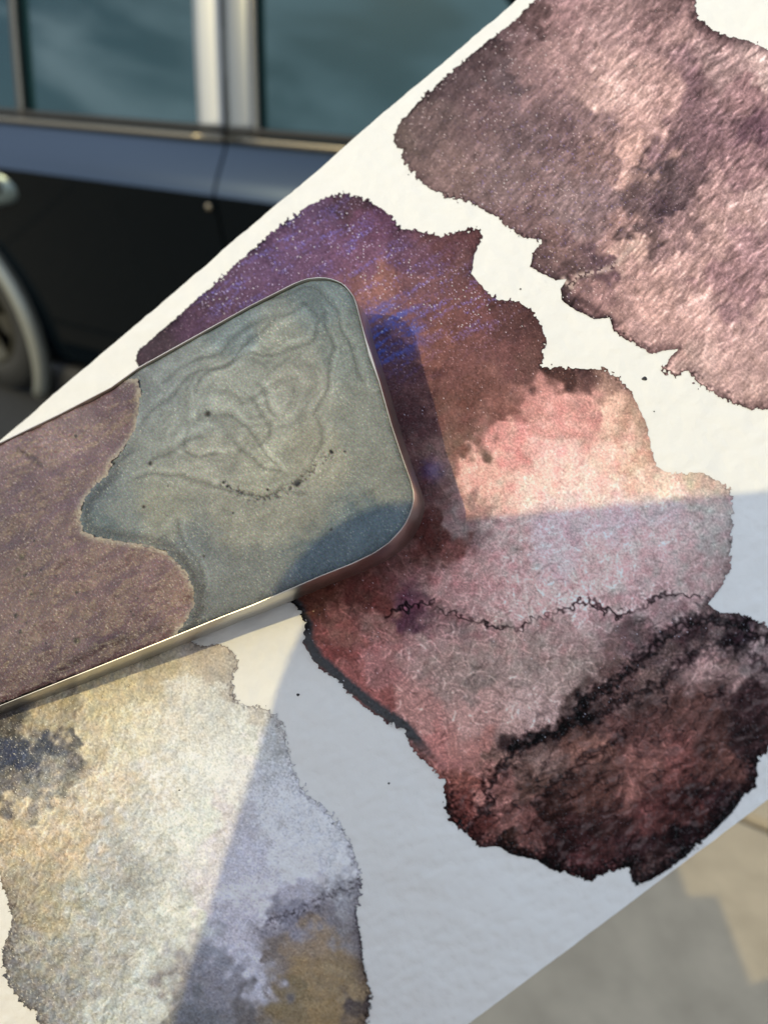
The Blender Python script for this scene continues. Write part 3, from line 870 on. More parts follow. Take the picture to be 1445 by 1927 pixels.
swx, swy = R.noise(70, 300, 1.2) * 7, R.noise(70, 300, 1.2) * 7
ang_xy = (R.X + swx, R.Y + swy)
for q, pl in enumerate(swirls):
    d, sg = R.seg_dist(pl, False, *ang_xy)
    sw += np.exp(-(d / 5.0) ** 2) * 0.24 + np.where(sg > 0, 1, -1) * np.exp(-d / 16) * 0.13 - np.exp(-((d - 10) / 5) ** 2) * 0.10
ue = (R.X - 470 + 2.5 * swx) * math.cos(math.radians(-38)) + (R.Y - 770 + 2.5 * swy) * math.sin(math.radians(-38))
ve = -(R.X - 470 + 2.5 * swx) * math.sin(math.radians(-38)) + (R.Y - 770 + 2.5 * swy) * math.cos(math.radians(-38))
rho = np.hypot(ue / 1.5, ve)
marble = np.sin(2 * math.pi * rho / 38 + 1.3 * R.noise(60, 260, 1.0)) * np.exp(-(rho / 150) ** 2) + 0.5 * np.sin(2 * math.pi * rho / 15 + 2.2 * R.noise(50, 260, 1.0)) * np.exp(-((rho - 70) / 90) ** 2)
sw += 0.12 * marble
flow = R.noise(8, 60, 0.9, ang=-35, ratio=2.4)
c = c * np.exp(-1.25 * sw + flow * 0.05 + mid2 * 0.03 + blot2 * 0.05 + fine2 * 0.06)[..., None]
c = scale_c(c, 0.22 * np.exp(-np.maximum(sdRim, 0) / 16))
dM = -sdM
c = scale_c(c, 0.42 * np.exp(-((dM - 11) / 9) ** 2) * (R.Y > 850) + 0.2 * np.exp(-((dM - 10) / 9) ** 2))
tintn = np.stack([R.noise(4, 10, 0.2), R.noise(4, 10, 0.2), R.noise(4, 10, 0.2)], -1)
c = c * np.exp(tintn * 0.10 + white2[..., None] * 0.085)
spk = np.clip(white2 - 1.35, 0, 1.6)
c = c + (spk * 0.12)[..., None] * np.array([1.0, 0.95, 0.72]) * (0.7 + 0.4 * blot2[..., None])  # warm sparkle painted into the grey
grit = along([(420, 910), (470, 935), (510, 938), (550, 915), (570, 900), (600, 870), (625, 850)], 8) * np.clip(jag2 - 0.2, 0, 1)
c = scale_c(c, grit * 1.2)
DOTS_G = [(390, 778, 4.2), (282.5, 871.5, 3.6), (269, 953, 2.6), (214, 872, 2.4), (558, 910, 5), (622, 849, 3), (648, 849, 2), (420, 907, 2.4), (427, 915, 2.2), (383, 1046, 1.8), (438, 965, 1.6), (622, 996, 2.2),
          (503, 921, 2.2), (316, 914, 1.6)]
for (dx_, dy_, dr) in DOTS_G:
    c = mixc(c, (0.008, 0.008, 0.008), np.clip(1.6 - np.hypot(R.X - dx_, R.Y - dy_) / dr * 0.85, 0, 1))
relG = -sw * 0.45 + flow * 0.10 + fine2 * 0.13 + R.noise(7, 12, 0.1) * 0.14 * (R.X > 560) + blot2 * 0.4 - grit * 2
valG = np.minimum(sdRim, dM + 1.0)


def build_fill(name, label, val, col, rel, mat, lvl):
    f, used, px, py = R.grid_faces(val)
    v = cam2world(on_pan(px, py, lvl + rel.ravel()[used]))
    o = mesh_np(name, v, f, mat, pan, cols=np.clip(col.reshape(-1, 3)[used], 0.003, 0.85))
    tag(o, label)


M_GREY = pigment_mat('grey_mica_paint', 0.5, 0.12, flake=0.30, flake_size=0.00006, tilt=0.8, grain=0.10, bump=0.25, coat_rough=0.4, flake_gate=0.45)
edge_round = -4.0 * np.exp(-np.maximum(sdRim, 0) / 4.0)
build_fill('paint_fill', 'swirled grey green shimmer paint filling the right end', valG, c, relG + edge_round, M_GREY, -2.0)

pm, cm = alb(MAUVE)
cm = [q * np.array([0.64, 0.50, 0.53]) for q in cm]
c = R.idw(pm, cm, (wx2, wy2), e=22)
lump = R.noise(10, 60, 0.9, ang=-40, ratio=1.6)
c = c * np.exp(mid2 * 0.05 + blot2 * 0.06 + fine2 * 0.07 + lump * 0.05)[..., None] * np.exp(tintn * 0.09 + white2[..., None] * 0.085)
c = mixc(c, (0.36, 0.33, 0.26), 0.8 * np.exp(-((sdM - 3) / 6) ** 2) * np.clip(0.8 + 0.4 * jag2, 0, 1))  # pale highlight painted along the boundary of the two paints
c = scale_c(c, along([(60, 1300), (120, 1255), (190, 1215), (250, 1195), (300, 1180)], 9) * 0.45 + along([(35, 845), (60, 860), (75, 875)], 5) * 0.8)
spk = np.clip(white2 - 1.3, 0, 1.6)
c = c + (spk * 0.15)[..., None] * np.array([1.0, 0.93, 0.92])  # pale sparkle painted into the mauve
DOTS_M = [(40, 1048, 3.4), (33, 1071, 2.4), (46, 1082, 2.4), (57, 1118, 2.2), (143, 1205, 4.6), (39, 1189, 3), (29, 1157, 2.6), (142, 1114, 2.4), (28, 1160, 2), (75, 1072, 2), (63, 1017, 1.8), (36, 942, 1.8),
          (142, 820, 2.4), (250, 1158, 2), (258, 1126, 1.6), (245, 1150, 1.5), (65, 1176, 1.6), (49, 1172, 1.4), (83, 1210, 1.4), (18, 958, 1.3), (88, 950, 1.3), (120, 1030, 1.3)]
for (dx_, dy_, dr) in DOTS_M:
    c = mixc(c, (0.012, 0.008, 0.008), np.clip(1.6 - np.hypot(R.X - dx_, R.Y - dy_) / dr * 0.85, 0, 1))  # darkness of the pinholes painted on, no hollow below
ridge = along([(60, 1290), (120, 1248), (190, 1208), (250, 1188), (300, 1172)], 12) * 2.0 - along([(90, 1278), (160, 1240), (230, 1206)], 7) * 2.2
relM = lump * 0.36 + R.noise(26, 150, 1.2, ang=-35, ratio=1.7) * 1.5 + fine2 * 0.20 + ridge + 2.2 * np.exp(-((R.X - 90) / 90) ** 2 - ((R.Y - 830) / 40) ** 2) * np.abs(lump)
valM = np.minimum(sdRim, sdM)
M_MAUVE = pigment_mat('mauve_mica_paint', 0.40, 0.20, flake=0.25, flake_size=0.00007, tilt=0.9, grain=0.12, bump=0.4, coat_rough=0.32, flake_gate=0.55)
build_fill('paint_fill', 'dusty mauve shimmer paint with painted-on dark pinholes filling the left end', valM, c, relM + edge_round, M_MAUVE, -2.6)
R = R_main

# ------------------------------------------------------------------ ground
PSI = math.radians(29.0)
E1 = np.array([math.cos(PSI), -math.sin(PSI), 0])        # along the car, towards its nose
E2 = np.array([-math.sin(PSI), -math.cos(PSI), 0])       # out of the car's near side
EZ = np.array([0, 0, 1.0])


def ray_w(px, py):
    return (px - CX) / F * X - (py - CY) / F * UP + FW


B_CAR = CAM + ray_w(412, 255) * 1.65                     # belt line at the pillar
CAR0 = np.array([B_CAR[0], B_CAR[1], 0.0])


def plain_ground():
    m, t, b = new_mat('dark_ground')  # near-black ground left bare between the slabs and the car
    tcn = node(t, 'ShaderNodeTexCoord')
    nz = node(t, 'ShaderNodeTexNoise')
    nz.inputs['Scale'].default_value = 40.0
    nz.inputs['Detail'].default_value = 8
    t.links.new(tcn.outputs['Object'], nz.inputs['Vector'])
    mx = node(t, 'ShaderNodeMixRGB')
    mx.inputs[1].default_value = (0.022, 0.024, 0.026, 1)
    mx.inputs[2].default_value = (0.045, 0.045, 0.044, 1)
    t.links.new(nz.outputs['Fac'], mx.inputs[0])
    t.links.new(mx.outputs[0], b.inputs['Base Color'])
    b.inputs['Roughness'].default_value = 0.9
    return m


bm = bmesh.new()
for (x, y) in ((-400, -400), (400, -400), (400, 400), (-400, 400)):
    bm.verts.new((x, y, -0.02))
bm.faces.new(bm.verts[:])
tag(bm_obj('ground', bm, plain_ground()), kind='structure')

M_CONC = plain('driveway_concrete', (0.44, 0.375, 0.275), rough=0.9, spec=0.08, vary=0.30, vscale=14.0, bump=0.5, bscale=60.0, bdist=0.004)
drive = empty('driveway', (0, 0, 0))
tag(drive, kind='structure')
jp = CAM + ray_w(1415, 1545) * (1.2 / -ray_w(1415, 1545)[2])
j1 = float((jp - CAR0) @ E1)
j2 = float((jp - CAR0) @ E2)
for a in range(-3, 4):
    for b_ in range(0, 4):
        s0, s1 = -9.4 + 2.7 * (a + 3) + j1 % 2.7, -9.4 + 2.7 * (a + 4) + j1 % 2.7
        q0, q1 = (j2 + 2.4 * (b_ - 1), j2 + 2.4 * b_) if b_ else (0.33, j2)
        bm = bmesh.new()
        g = 0.006
        vs = []
        for (s_, q_) in ((s0 + g, q0 + g), (s1 - g, q0 + g), (s1 - g, q1 - g), (s0 + g, q1 - g)):
            P = CAR0 + E1 * s_ + E2 * q_
            vs.append(P)
        top = [bm.verts.new((*p[:2], 0.0)) for p in vs]
        bot = [bm.verts.new((*p[:2], -0.1)) for p in vs]
        ft = bm.faces.new(top)
        bm.faces.new(bot)
        for i in range(4):
            bm.faces.new((top[i], top[(i + 1) % 4], bot[(i + 1) % 4], bot[i]))
        bmesh.ops.bevel(bm, geom=list(ft.edges), offset=0.008, segments=2, affect='EDGES')
        bm_obj('concrete_slab', bm, M_CONC, drive)

# ------------------------------------------------------------------ the parked car
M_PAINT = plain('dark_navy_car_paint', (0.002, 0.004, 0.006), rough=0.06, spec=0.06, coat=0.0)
M_SHOULDER = plain('sky_tinted_car_paint', (0.022, 0.042, 0.080), rough=0.30, metal=0.4, spec=0.30)  # same car body, sky reflection put into a lighter blue-grey colour
M_GLASS = plain('dark_tinted_window_glass', (0.004, 0.026, 0.030), rough=0.05, ior=1.6)
M_GLASS.node_tree.nodes['Principled BSDF'].inputs['Specular Tint'].default_value = (0.72, 0.97, 1.0, 1)
M_SATIN = plain('satin_silver_trim', (0.36, 0.37, 0.37), rough=0.5, metal=0.8)
M_CHROME = plain('chrome_trim', (0.20, 0.18, 0.14), rough=0.25, metal=1.0)
M_BLACK = plain('black_rubber', (0.012, 0.012, 0.012), rough=0.6)
M_TYRE = plain('tyre_rubber', (0.016, 0.016, 0.014), rough=0.75, bump=0.3, bscale=90.0, bdist=0.003)
M_ALLOY = plain('alloy_wheel_metal', (0.07, 0.066, 0.05), rough=0.5, metal=0.7)
M_LAMP = plain('clear_lamp_plastic', (0.55, 0.55, 0.55), rough=0.1, metal=0.3)
M_RED = plain('red_lamp_plastic', (0.35, 0.01, 0.01), rough=0.15)
M_DARKTRIM = plain('grey_satin_trim', (0.17, 0.18, 0.18), rough=0.34, metal=0.8)
M_HANDLE_SHEEN = plain('painted_sky_reflection', (0.11, 0.15, 0.16), rough=0.3, metal=0.4, spec=0.4)  # pale colour painted for a reflected patch of sky
M_FLARE = plain('grey_arch_trim', (0.30, 0.31, 0.27), rough=0.35, metal=0.5)

car = empty('parked_car', tuple(CAR0))
tag(car, 'dark glossy car parked on the driveway behind the paper', 'car')
CARW = 1.78


def carP(s, q, z):
    """local offset from the car's origin: s forward, q outwards from the near side, z up."""
    return Vector(E1 * s + E2 * q + EZ * z)


PROFILE = [(-0.045, 0.20), (0.015, 0.24), (0.030, 0.32), (0.036, 0.45), (0.046, 0.60), (0.060, 0.74), (0.070, 0.825), (0.073, 0.848), (0.068, 0.862), (0.052, 0.888), (0.030, 0.918), (0.010, 0.946), (0.0, 0.958)]
WC = [(-1.285, 0.32), (1.36, 0.32)]


def loft(bm, s0, s1, prof, ns=14, arch=None, th=0.03):
    """near-side body panel between s0 and s1; arch = (centre, radius) trims the lower edge."""
    rows = []
    for i in range(ns + 1):
        s = s0 + (s1 - s0) * i / ns
        zmin = 0.0
        if arch:
            d = abs(s - arch[0])
            if d < arch[2]:
                zmin = arch[1] + math.sqrt(arch[2] ** 2 - d * d)
        row = []
        for (q, z) in prof:
            z2 = max(z, min(zmin, prof[-1][1] - 0.06))
            row.append(bm.verts.new(carP(s, q, z2)))
        rows.append(row)
    for a, b in zip(rows[:-1], rows[1:]):
        for k in range(len(prof) - 1):
            try:
                f = bm.faces.new((a[k], b[k], b[k + 1], a[k + 1]))
                f.smooth = True
            except ValueError:
                pass
    return rows


def panel(name, s0, s1, prof, mat, parent, arch=None, ns=14, label=None):
    bm = bmesh.new()
    loft(bm, s0, s1, prof, ns, arch)
    bmesh.ops.dissolve_degenerate(bm, dist=1e-5, edges=bm.edges[:])
    geo = bmesh.ops.solidify(bm, geom=bm.faces[:], thickness=0.012)
    o = bm_obj(name, bm, mat, parent)
    for p in o.data.polygons:
        p.use_smooth = True
    es = o.modifiers.new('crisp', 'EDGE_SPLIT')
    es.split_angle = math.radians(40)
    if label:
        o['label'] = label
    return o


def far_side(o):
    """the same panel on the hidden side of the car."""
    c2 = o.copy()
    me = o.data.copy()
    e2 = Vector(E2)
    for v in me.vertices:
        qd = v.co.dot(e2)
        v.co = v.co + e2 * (-CARW - 2 * qd)
    me.flip_normals()
    c2.data = me
    link(c2, o.parent)
    return c2


low_prof = PROFILE[:8]
sh_prof = PROFILE[7:]
SEAM = 0.026
doors = {}
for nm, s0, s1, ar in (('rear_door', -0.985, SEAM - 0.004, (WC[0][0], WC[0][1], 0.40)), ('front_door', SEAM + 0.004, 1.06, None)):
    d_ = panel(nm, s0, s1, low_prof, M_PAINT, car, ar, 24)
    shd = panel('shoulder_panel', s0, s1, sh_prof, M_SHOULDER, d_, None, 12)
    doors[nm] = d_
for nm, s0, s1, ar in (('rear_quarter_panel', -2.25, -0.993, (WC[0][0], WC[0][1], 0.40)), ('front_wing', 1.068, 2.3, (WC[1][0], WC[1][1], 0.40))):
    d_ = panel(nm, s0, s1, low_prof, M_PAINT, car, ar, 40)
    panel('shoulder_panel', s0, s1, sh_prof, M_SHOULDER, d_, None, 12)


def bar(bm, pts, w, t):
    """flat bar following points (s, q, z) on the car's side: w across, t outwards."""
    P = [carP(*p) for p in pts]
    e2 = Vector(E2)
    rows = []
    for i, p in enumerate(P):
        tg = (P[min(i + 1, len(P) - 1)] - P[max(i - 1, 0)]).normalized()
        sd = tg.cross(e2).normalized()
        ww = w[i] if isinstance(w, (list, tuple)) else w
        prof = [(-ww / 2, -t), (-ww / 2, t * 0.5), (-ww / 4, t), (ww / 4, t), (ww / 2, t * 0.5), (ww / 2, -t)]
        rows.append([bm.verts.new(p + sd * a + e2 * b) for a, b in prof])
    for a, b in zip(rows[:-1], rows[1:]):
        for k in range(6):
            f = bm.faces.new((a[k], a[(k + 1) % 6], b[(k + 1) % 6], b[k]))
            f.smooth = True
    bm.faces.new(rows[0])
    bm.faces.new(rows[-1])


def glass_q(z):
    return -(z - 0.96) * 0.25 - 0.004 - 0.12 * max(0, z - 1.1) ** 2


# greenhouse: window glass with its frames per door
ZT = 1.40
for nm, s0, s1, t0, t1 in (('rear_door', -0.696, -0.066, -0.70, -0.105), ('front_door', 0.108, 1.0, 0.06, 0.45)):
    bm = bmesh.new()
    nz_, ns_ = 10, 8
    rows = []
    for i in range(nz_ + 1):
        k = i / nz_
        z = 0.950 + (ZT - 0.950) * k
        a, b = s0 + (t0 - s0) * k, s1 + (t1 - s1) * k
        rows.append([bm.verts.new(carP(a + (b - a) * j / ns_, glass_q(z) - 0.012, z)) for j in range(ns_ + 1)])
    for a, b in zip(rows[:-1], rows[1:]):
        for j in range(ns_):
            bm.faces.new((a[j], a[j + 1], b[j + 1], b[j])).smooth = True
    bm_obj('window', bm, M_GLASS, doors[nm], smooth=True)
# quarter glass behind the thin divider
bm = bmesh.new()
rows = []
for i in range(9):
    k = i / 8
    z = 0.950 + (ZT - 0.95) * k
    a, b = -1.22 + 0.28 * k, -0.722 - 0.006 * k
    rows.append([bm.verts.new(carP(a + (b - a) * j / 5, glass_q(z) - 0.012, z)) for j in range(6)])
for a, b in zip(rows[:-1], rows[1:]):
    for j in range(5):
        bm.faces.new((a[j], a[j + 1], b[j + 1], b[j])).smooth = True
bm_obj('quarter_window', bm, M_GLASS, doors['rear_door'], smooth=True)


def post(name, sb, st, w, t, mat, parent, off=0.0):
    bm = bmesh.new()
    pts = []
    for i in range(11):
        k = i / 10
        z = 0.952 + (ZT - 0.952) * k
        pts.append((sb + (st - sb) * k, glass_q(z) + off, z))
    bar(bm, pts, w, t)
    return bm_obj(name, bm, mat, parent)


post('window_pillar', -0.026, -0.066, 0.078, 0.006, M_SATIN, doors['rear_door'])
post('window_pillar', 0.066, 0.022, 0.084, 0.006, M_DARKTRIM, doors['front_door'])
post('pillar_edge_trim', 0.114, 0.066, 0.014, 0.011, M_CHROME, doors['front_door'])
post('divider_bar', -0.708, -0.715, 0.030, 0.008, M_BLACK, doors['rear_door'])
post('divider_edge_trim', -0.695, -0.702, 0.008, 0.013, M_CHROME, doors['rear_door'])
for nm, s0, s1 in (('rear_door', -0.985, SEAM - 0.004), ('front_door', SEAM + 0.004, 1.06)):
    bm = bmesh.new()
    bar(bm, [(s0 + (s1 - s0) * i / 10, 0.006, 0.962) for i in range(11)], 0.015, 0.008)
    bm_obj('belt_trim', bm, M_CHROME, doors[nm])
    bm = bmesh.new()
    bar(bm, [(s0 + (s1 - s0) * i / 10, -0.004, 0.981) for i in range(11)], 0.014, 0.007)
    bm_obj('window_seal', bm, M_BLACK, doors[nm])

bm = bmesh.new()
bmesh.ops.create_uvsphere(bm, u_segments=28, v_segments=14, radius=1.0)
for v in bm.verts:
    v.co = carP(-0.835 + v.co.x * 0.125, 0.050 + v.co.y * 0.040 - 0.012 * v.co.z, 0.800 + v.co.z * 0.060)
bm_obj('handle_reflection', bm, M_HANDLE_SHEEN, doors['rear_door'], smooth=True)  # added bulge standing in for the light reflection around the handle
# door handles: a grip and the round lock
for nm, sc_ in (('rear_door', -0.80), ('front_door', 0.14)):
    if nm == 'front_door':
        continue
    bm = bmesh.new()
    bmesh.ops.create_uvsphere(bm, u_segments=20, v_segments=10, radius=1.0)
    for v in bm.verts:
        v.co = carP(sc_ + v.co.x * 0.040, 0.084 + v.co.y * 0.012, 0.800 + v.co.z * 0.028)
    h_ = bm_obj('handle', bm, M_BLACK, doors[nm], smooth=True)
    bm = bmesh.new()
    bmesh.ops.create_uvsphere(bm, u_segments=16, v_segments=8, radius=1.0)
    for v in bm.verts:
        v.co = carP(sc_ + 0.006 + v.co.x * 0.009, 0.098 + v.co.y * 0.006, 0.803 + v.co.z * 0.009)
    bm_obj('lock', bm, M_CHROME, h_, smooth=True)
bm = bmesh.new()
bmesh.ops.create_uvsphere(bm, u_segments=16, v_segments=8, radius=1.0)
for v in bm.verts:
    v.co = carP(SEAM - 0.02 + v.co.x * 0.010, 0.076 + v.co.y * 0.006, 0.822 + v.co.z * 0.009)
bm_obj('badge_stud', bm, M_CHROME, doors['rear_door'], smooth=True)

bm = bmesh.new()
bar(bm, [(-0.93 + 1.86 * i / 10, 0.0, 0.125) for i in range(11)], 0.17, 0.03)
bm_obj('dark_foot_strip', bm, M_BLACK, car)  # black strip low along the doors

# wheel arches, wheels
for wi, (sc_, zc) in enumerate(WC):
    bm = bmesh.new()
    pts = [(sc_ + 0.425 * math.cos(a), 0.060, zc + 0.425 * math.sin(a)) for a in np.linspace(-0.55, math.pi + 0.5, 40)]
    bar(bm, pts, 0.05, 0.022)
    bm_obj('arch_trim', bm, M_FLARE, car)
    for far in (0, 1):
        w_e = bpy.data.objects.new('wheel', None)
        w_e.empty_display_size = 0.1
        link(w_e, car)
        q0 = -0.02 if not far else -CARW + 0.23
        bm = bmesh.new()
        prof = [(0.20, 0.0), (0.24, 0.012), (0.30, 0.010), (0.318, -0.02), (0.32, -0.10), (0.318, -0.18), (0.30, -0.21), (0.20, -0.20)]
        nseg = 48
        rr_ = [[bm.verts.new(carP(sc_ + r * math.cos(2 * math.pi * k / nseg), q0 + q, zc + r * math.sin(2 * math.pi * k / nseg))) for r, q in prof] for k in range(nseg)]
        for k in range(nseg):
            for m_ in range(len(prof)):
                bm.faces.new((rr_[k][m_], rr_[k][(m_ + 1) % len(prof)], rr_[(k + 1) % nseg][(m_ + 1) % len(prof)], rr_[(k + 1) % nseg][m_])).smooth = True
        bm_obj('tyre', bm, M_TYRE, w_e)
        bm = bmesh.new()
        sgn = 1 if not far else -1
        prof = [(0.205, 0.002), (0.195, 0.010), (0.185, -0.01), (0.06, -0.025), (0.05, 0.0), (0.0, 0.004)]
        rr_ = [[bm.verts.new(carP(sc_ + r * math.cos(2 * math.pi * k / nseg), q0 - (0.2 if far else 0) + sgn * q, zc + r * math.sin(2 * math.pi * k / nseg))) for r, q in prof[:-1]] for k in range(nseg)]
        for k in range(nseg):
            for m_ in range(len(prof) - 2):
                if 1 < m_ < 3 and (k % 10) in (0, 1, 2, 3):
                    continue
                bm.faces.new((rr_[k][m_], rr_[k][m_ + 1], rr_[(k + 1) % nseg][m_ + 1], rr_[(k + 1) % nseg][m_])).smooth = True
        bm.faces.new([r[-1] for r in rr_])
        bm_obj('rim', bm, M_ALLOY, w_e)
    # inner wheel house
    bm = bmesh.new()
    ring1 = [(sc_ + 0.41 * math.cos(a), zc + 0.41 * math.sin(a)) for a in np.linspace(-0.3, math.pi + 0.3, 24)]
    a1 = [bm.verts.new(carP(s, 0.02, z)) for s, z in ring1]
    a2 = [bm.verts.new(carP(s, -0.42, z)) for s, z in ring1]
    for k in range(23):
        bm.faces.new((a1[k], a1[k + 1], a2[k + 1], a2[k]))
    bm.faces.new(a2)
    bm_obj('wheel_house', bm, M_BLACK, car)

# rest of the shell: roof, bonnet, boot, ends, far side, underside
bm = bmesh.new()
sec = [(-0.80, -0.70), (-0.55, 0.30), (0.0, 0.42), (0.0, 0.0)]
roof_s = [(-1.05, 1.30), (-0.85, 1.37), (-0.55, 1.425), (-0.1, 1.45), (0.35, 1.43), (0.50, 1.40)]
rows = []
for s, z in roof_s:
    rw = []
    for k in range(13):
        u = k / 12
        q = -0.165 - (CARW - 0.33) * u
        zz_ = z - 0.055 * (2 * u - 1) ** 4
        rw.append(bm.verts.new(carP(s, q, zz_)))
    rows.append(rw)
for a, b in zip(rows[:-1], rows[1:]):
    for k in range(12):
        bm.faces.new((a[k], a[k + 1], b[k + 1], b[k])).smooth = True
bmesh.ops.solidify(bm, geom=bm.faces[:], thickness=0.03)
bm_obj('roof', bm, M_PAINT, car, smooth=True)


def sheet(name, prof, q_in, mat):
    bm = bmesh.new()
    rows = []
    for s, z in prof:
        rows.append([bm.verts.new(carP(s, -q_in - (CARW - 2 * q_in) * k / 10, z - 0.03 * (2 * k / 10 - 1) ** 4)) for k in range(11)])
    for a, b in zip(rows[:-1], rows[1:]):
        for k in range(10):
            bm.faces.new((a[k], a[k + 1], b[k + 1], b[k])).smooth = True
    bmesh.ops.solidify(bm, geom=bm.faces[:], thickness=0.015)
    return bm_obj(name, bm, mat, car, smooth=True)


sheet('windscreen', [(0.52, 1.40), (0.80, 1.22), (1.15, 0.985)], 0.17, M_GLASS)
sheet('rear_window', [(-1.07, 1.30), (-1.40, 1.13), (-1.70, 0.985)], 0.17, M_GLASS)
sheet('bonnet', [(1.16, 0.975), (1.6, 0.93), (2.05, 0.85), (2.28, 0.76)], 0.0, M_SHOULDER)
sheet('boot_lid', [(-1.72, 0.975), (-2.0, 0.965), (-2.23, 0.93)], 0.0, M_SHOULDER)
sheet('front_bumper', [(2.28, 0.755), (2.36, 0.62), (2.38, 0.45), (2.34, 0.25)], 0.0, M_PAINT)
sheet('rear_bumper', [(-2.23, 0.925), (-2.30, 0.75), (-2.33, 0.5), (-2.28, 0.25)], 0.0, M_PAINT)
sheet('floor_pan', [(2.3, 0.24), (0.0, 0.21), (-2.25, 0.24)], 0.06, M_BLACK)
for o in [o for o in car.children if o.name.split('.')[0] in ('rear_door', 'front_door', 'rear_quarter_panel', 'front_wing')]:
    cp = far_side(o)
    for ch in list(o.children):
        if ch.name.split('.')[0] in ('shoulder_panel', 'window', 'quarter_window', 'window_pillar', 'belt_trim'):
            c2 = far_side(ch)
            c2.parent = cp

# ------------------------------------------------------------------ the unseen photographer, seated to shade the ground, holding the phone
M_SHELL = plain('pale_phone_back', (0.72, 0.72, 0.70), rough=0.35, spec=0.4)  # pale so that the back bounces fill light on to the paper
M_SCREEN = plain('phone_screen_glass', (0.01, 0.01, 0.012), rough=0.05)
M_BAND = plain('phone_side_band', (0.55, 0.55, 0.54), rough=0.3, metal=0.9)


def camP(x, y, z):
    return CAM + S * (x * X + y * UP - z * FW)


ph_x0, ph_x1, ph_y1, ph_y0, ph_r = -1563.2, 163.0, 463.6, -3120.0, 290.5
ph_c = camP((ph_x0 + ph_x1) / 2, (ph_y0 + ph_y1) / 2, 100)
phone = empty('smartphone', ph_c)
tag(phone, 'pale smartphone held just above the paper, its shadow falling across the swatches', 'phone')


def rrect(x0, x1, y0, y1, r, n=10):
    out = []
    for cx, cy, a0 in ((x1 - r, y1 - r, 0), (x0 + r, y1 - r, 90), (x0 + r, y0 + r, 180), (x1 - r, y0 + r, 270)):
        for k in range(n + 1):
            a = math.radians(a0 + 90 * k / n)
            out.append((cx + r * math.cos(a), cy + r * math.sin(a)))
    return out


def slab(name, outline, z0, z1, mat, parent):
    bm = bmesh.new()
    a = [bm.verts.new(Vector(camP(x, y, z0) - np.array(parent.location))) for x, y in outline]
    b = [bm.verts.new(Vector(camP(x, y, z1) - np.array(parent.location))) for x, y in outline]
    bm.faces.new(a)
    bm.faces.new(b)
    for i in range(len(a)):
        bm.faces.new((a[i], a[(i + 1) % len(a)], b[(i + 1) % len(a)], b[i]))
    return bm_obj(name, bm, mat, parent)


slab('back_shell', rrect(ph_x0 + 4, ph_x1 - 4, ph_y0 + 4, ph_y1 - 4, ph_r - 4), 24, 60, M_SHELL, phone)
slab('side_band', rrect(ph_x0, ph_x1, ph_y0, ph_y1, ph_r), 61, 170, M_BAND, phone)
slab('screen', rrect(ph_x0 + 20, ph_x1 - 20, ph_y0 + 20, ph_y1 - 20, ph_r - 20), 171, 190, M_SCREEN, phone)
for lx, ly in ((0, 0), (0, -420), (-360, -210)):
    slab('lens', [(lx + 150 * math.cos(a), ly + 150 * math.sin(a)) for a in np.linspace(0, 2 * math.pi, 28, endpoint=False)], 12, 23, M_SCREEN, phone)

M_SHIRT = plain('white_cotton_shirt', (0.74, 0.74, 0.72), rough=0.9, vary=0.04, vscale=30, bump=0.4, bscale=120, bdist=0.004)  # white picked to bounce sunlight into the shaded paper
M_JEANS = plain('blue_denim', (0.06, 0.09, 0.16), rough=0.9, vary=0.2, vscale=40)
M_SKIN = plain('skin', (0.50, 0.32, 0.24), rough=0.55, spec=0.4)
M_HAIR = plain('dark_brown_hair', (0.03, 0.02, 0.014), rough=0.6, vary=0.4, vscale=60, bump=0.6, bscale=90, bdist=0.006)
M_SHOE = plain('grey_canvas_shoe', (0.22, 0.22, 0.23), rough=0.8)
M_WOOD = plain('stool_wood', (0.30, 0.18, 0.09), rough=0.6, vary=0.3, vscale=18)

person_c = np.array([-0.22, -0.36, 0.0])
person = empty('person', person_c)
tag(person, 'unseen seated person posed to shade the ground, in jeans and a light-bouncing white shirt, holding a phone over the paper', 'person')


def skin_mesh(name, verts, edges, radii, mat, parent, root=0, sub=2):
    me = bpy.data.meshes.new(name)
    me.from_pydata([tuple(np.array(v, float) - np.array(parent.location)) for v in verts], edges, [])
    o = bpy.data.objects.new(name, me)
    COL.objects.link(o)
    sk = o.modifiers.new('skin', 'SKIN')
    sk.use_smooth_shade = True
    for i, r in enumerate(radii):
        d = me.skin_vertices[0].data[i]
        d.radius = (r, r) if np.isscalar(r) else r
        d.use_root = (i == root)
    sb = o.modifiers.new('sub', 'SUBSURF')
    sb.levels = sb.render_levels = sub
    dg = bpy.context.evaluated_depsgraph_get()
    m2 = bpy.data.meshes.new_from_object(o.evaluated_get(dg))
    bpy.data.objects.remove(o)
    m2.name = name
    m2.materials.clear()
    m2.materials.append(mat)
    m2.polygons.foreach_set('use_smooth', np.ones(len(m2.polygons), bool))
    return link(bpy.data.objects.new(name, m2), parent)


px0, py0 = person_c[0], person_c[1]
grip = camP(ph_x1 - 100, ph_y0 + 900, 150)          # right hand under the phone
wr = grip + np.array([0.05, -0.06, -0.09])
lh = cam2world(on_paper(np.array(330.), np.array(2260.), -40.0))   # left hand at the paper's hidden end
lw = lh + np.array([-0.02, -0.07, -0.11])
hip, chest, neck = (px0, py0, 0.52), (px0, py0 + 0.02, 0.86), (px0, py0 + 0.04, 1.08)
shR, shL = (px0 + 0.18, py0 + 0.03, 1.02), (px0 - 0.18, py0 + 0.03, 1.02)
elR, elL = (px0 + 0.27, py0 + 0.12, 0.80), (px0 - 0.29, py0 + 0.16, 0.84)
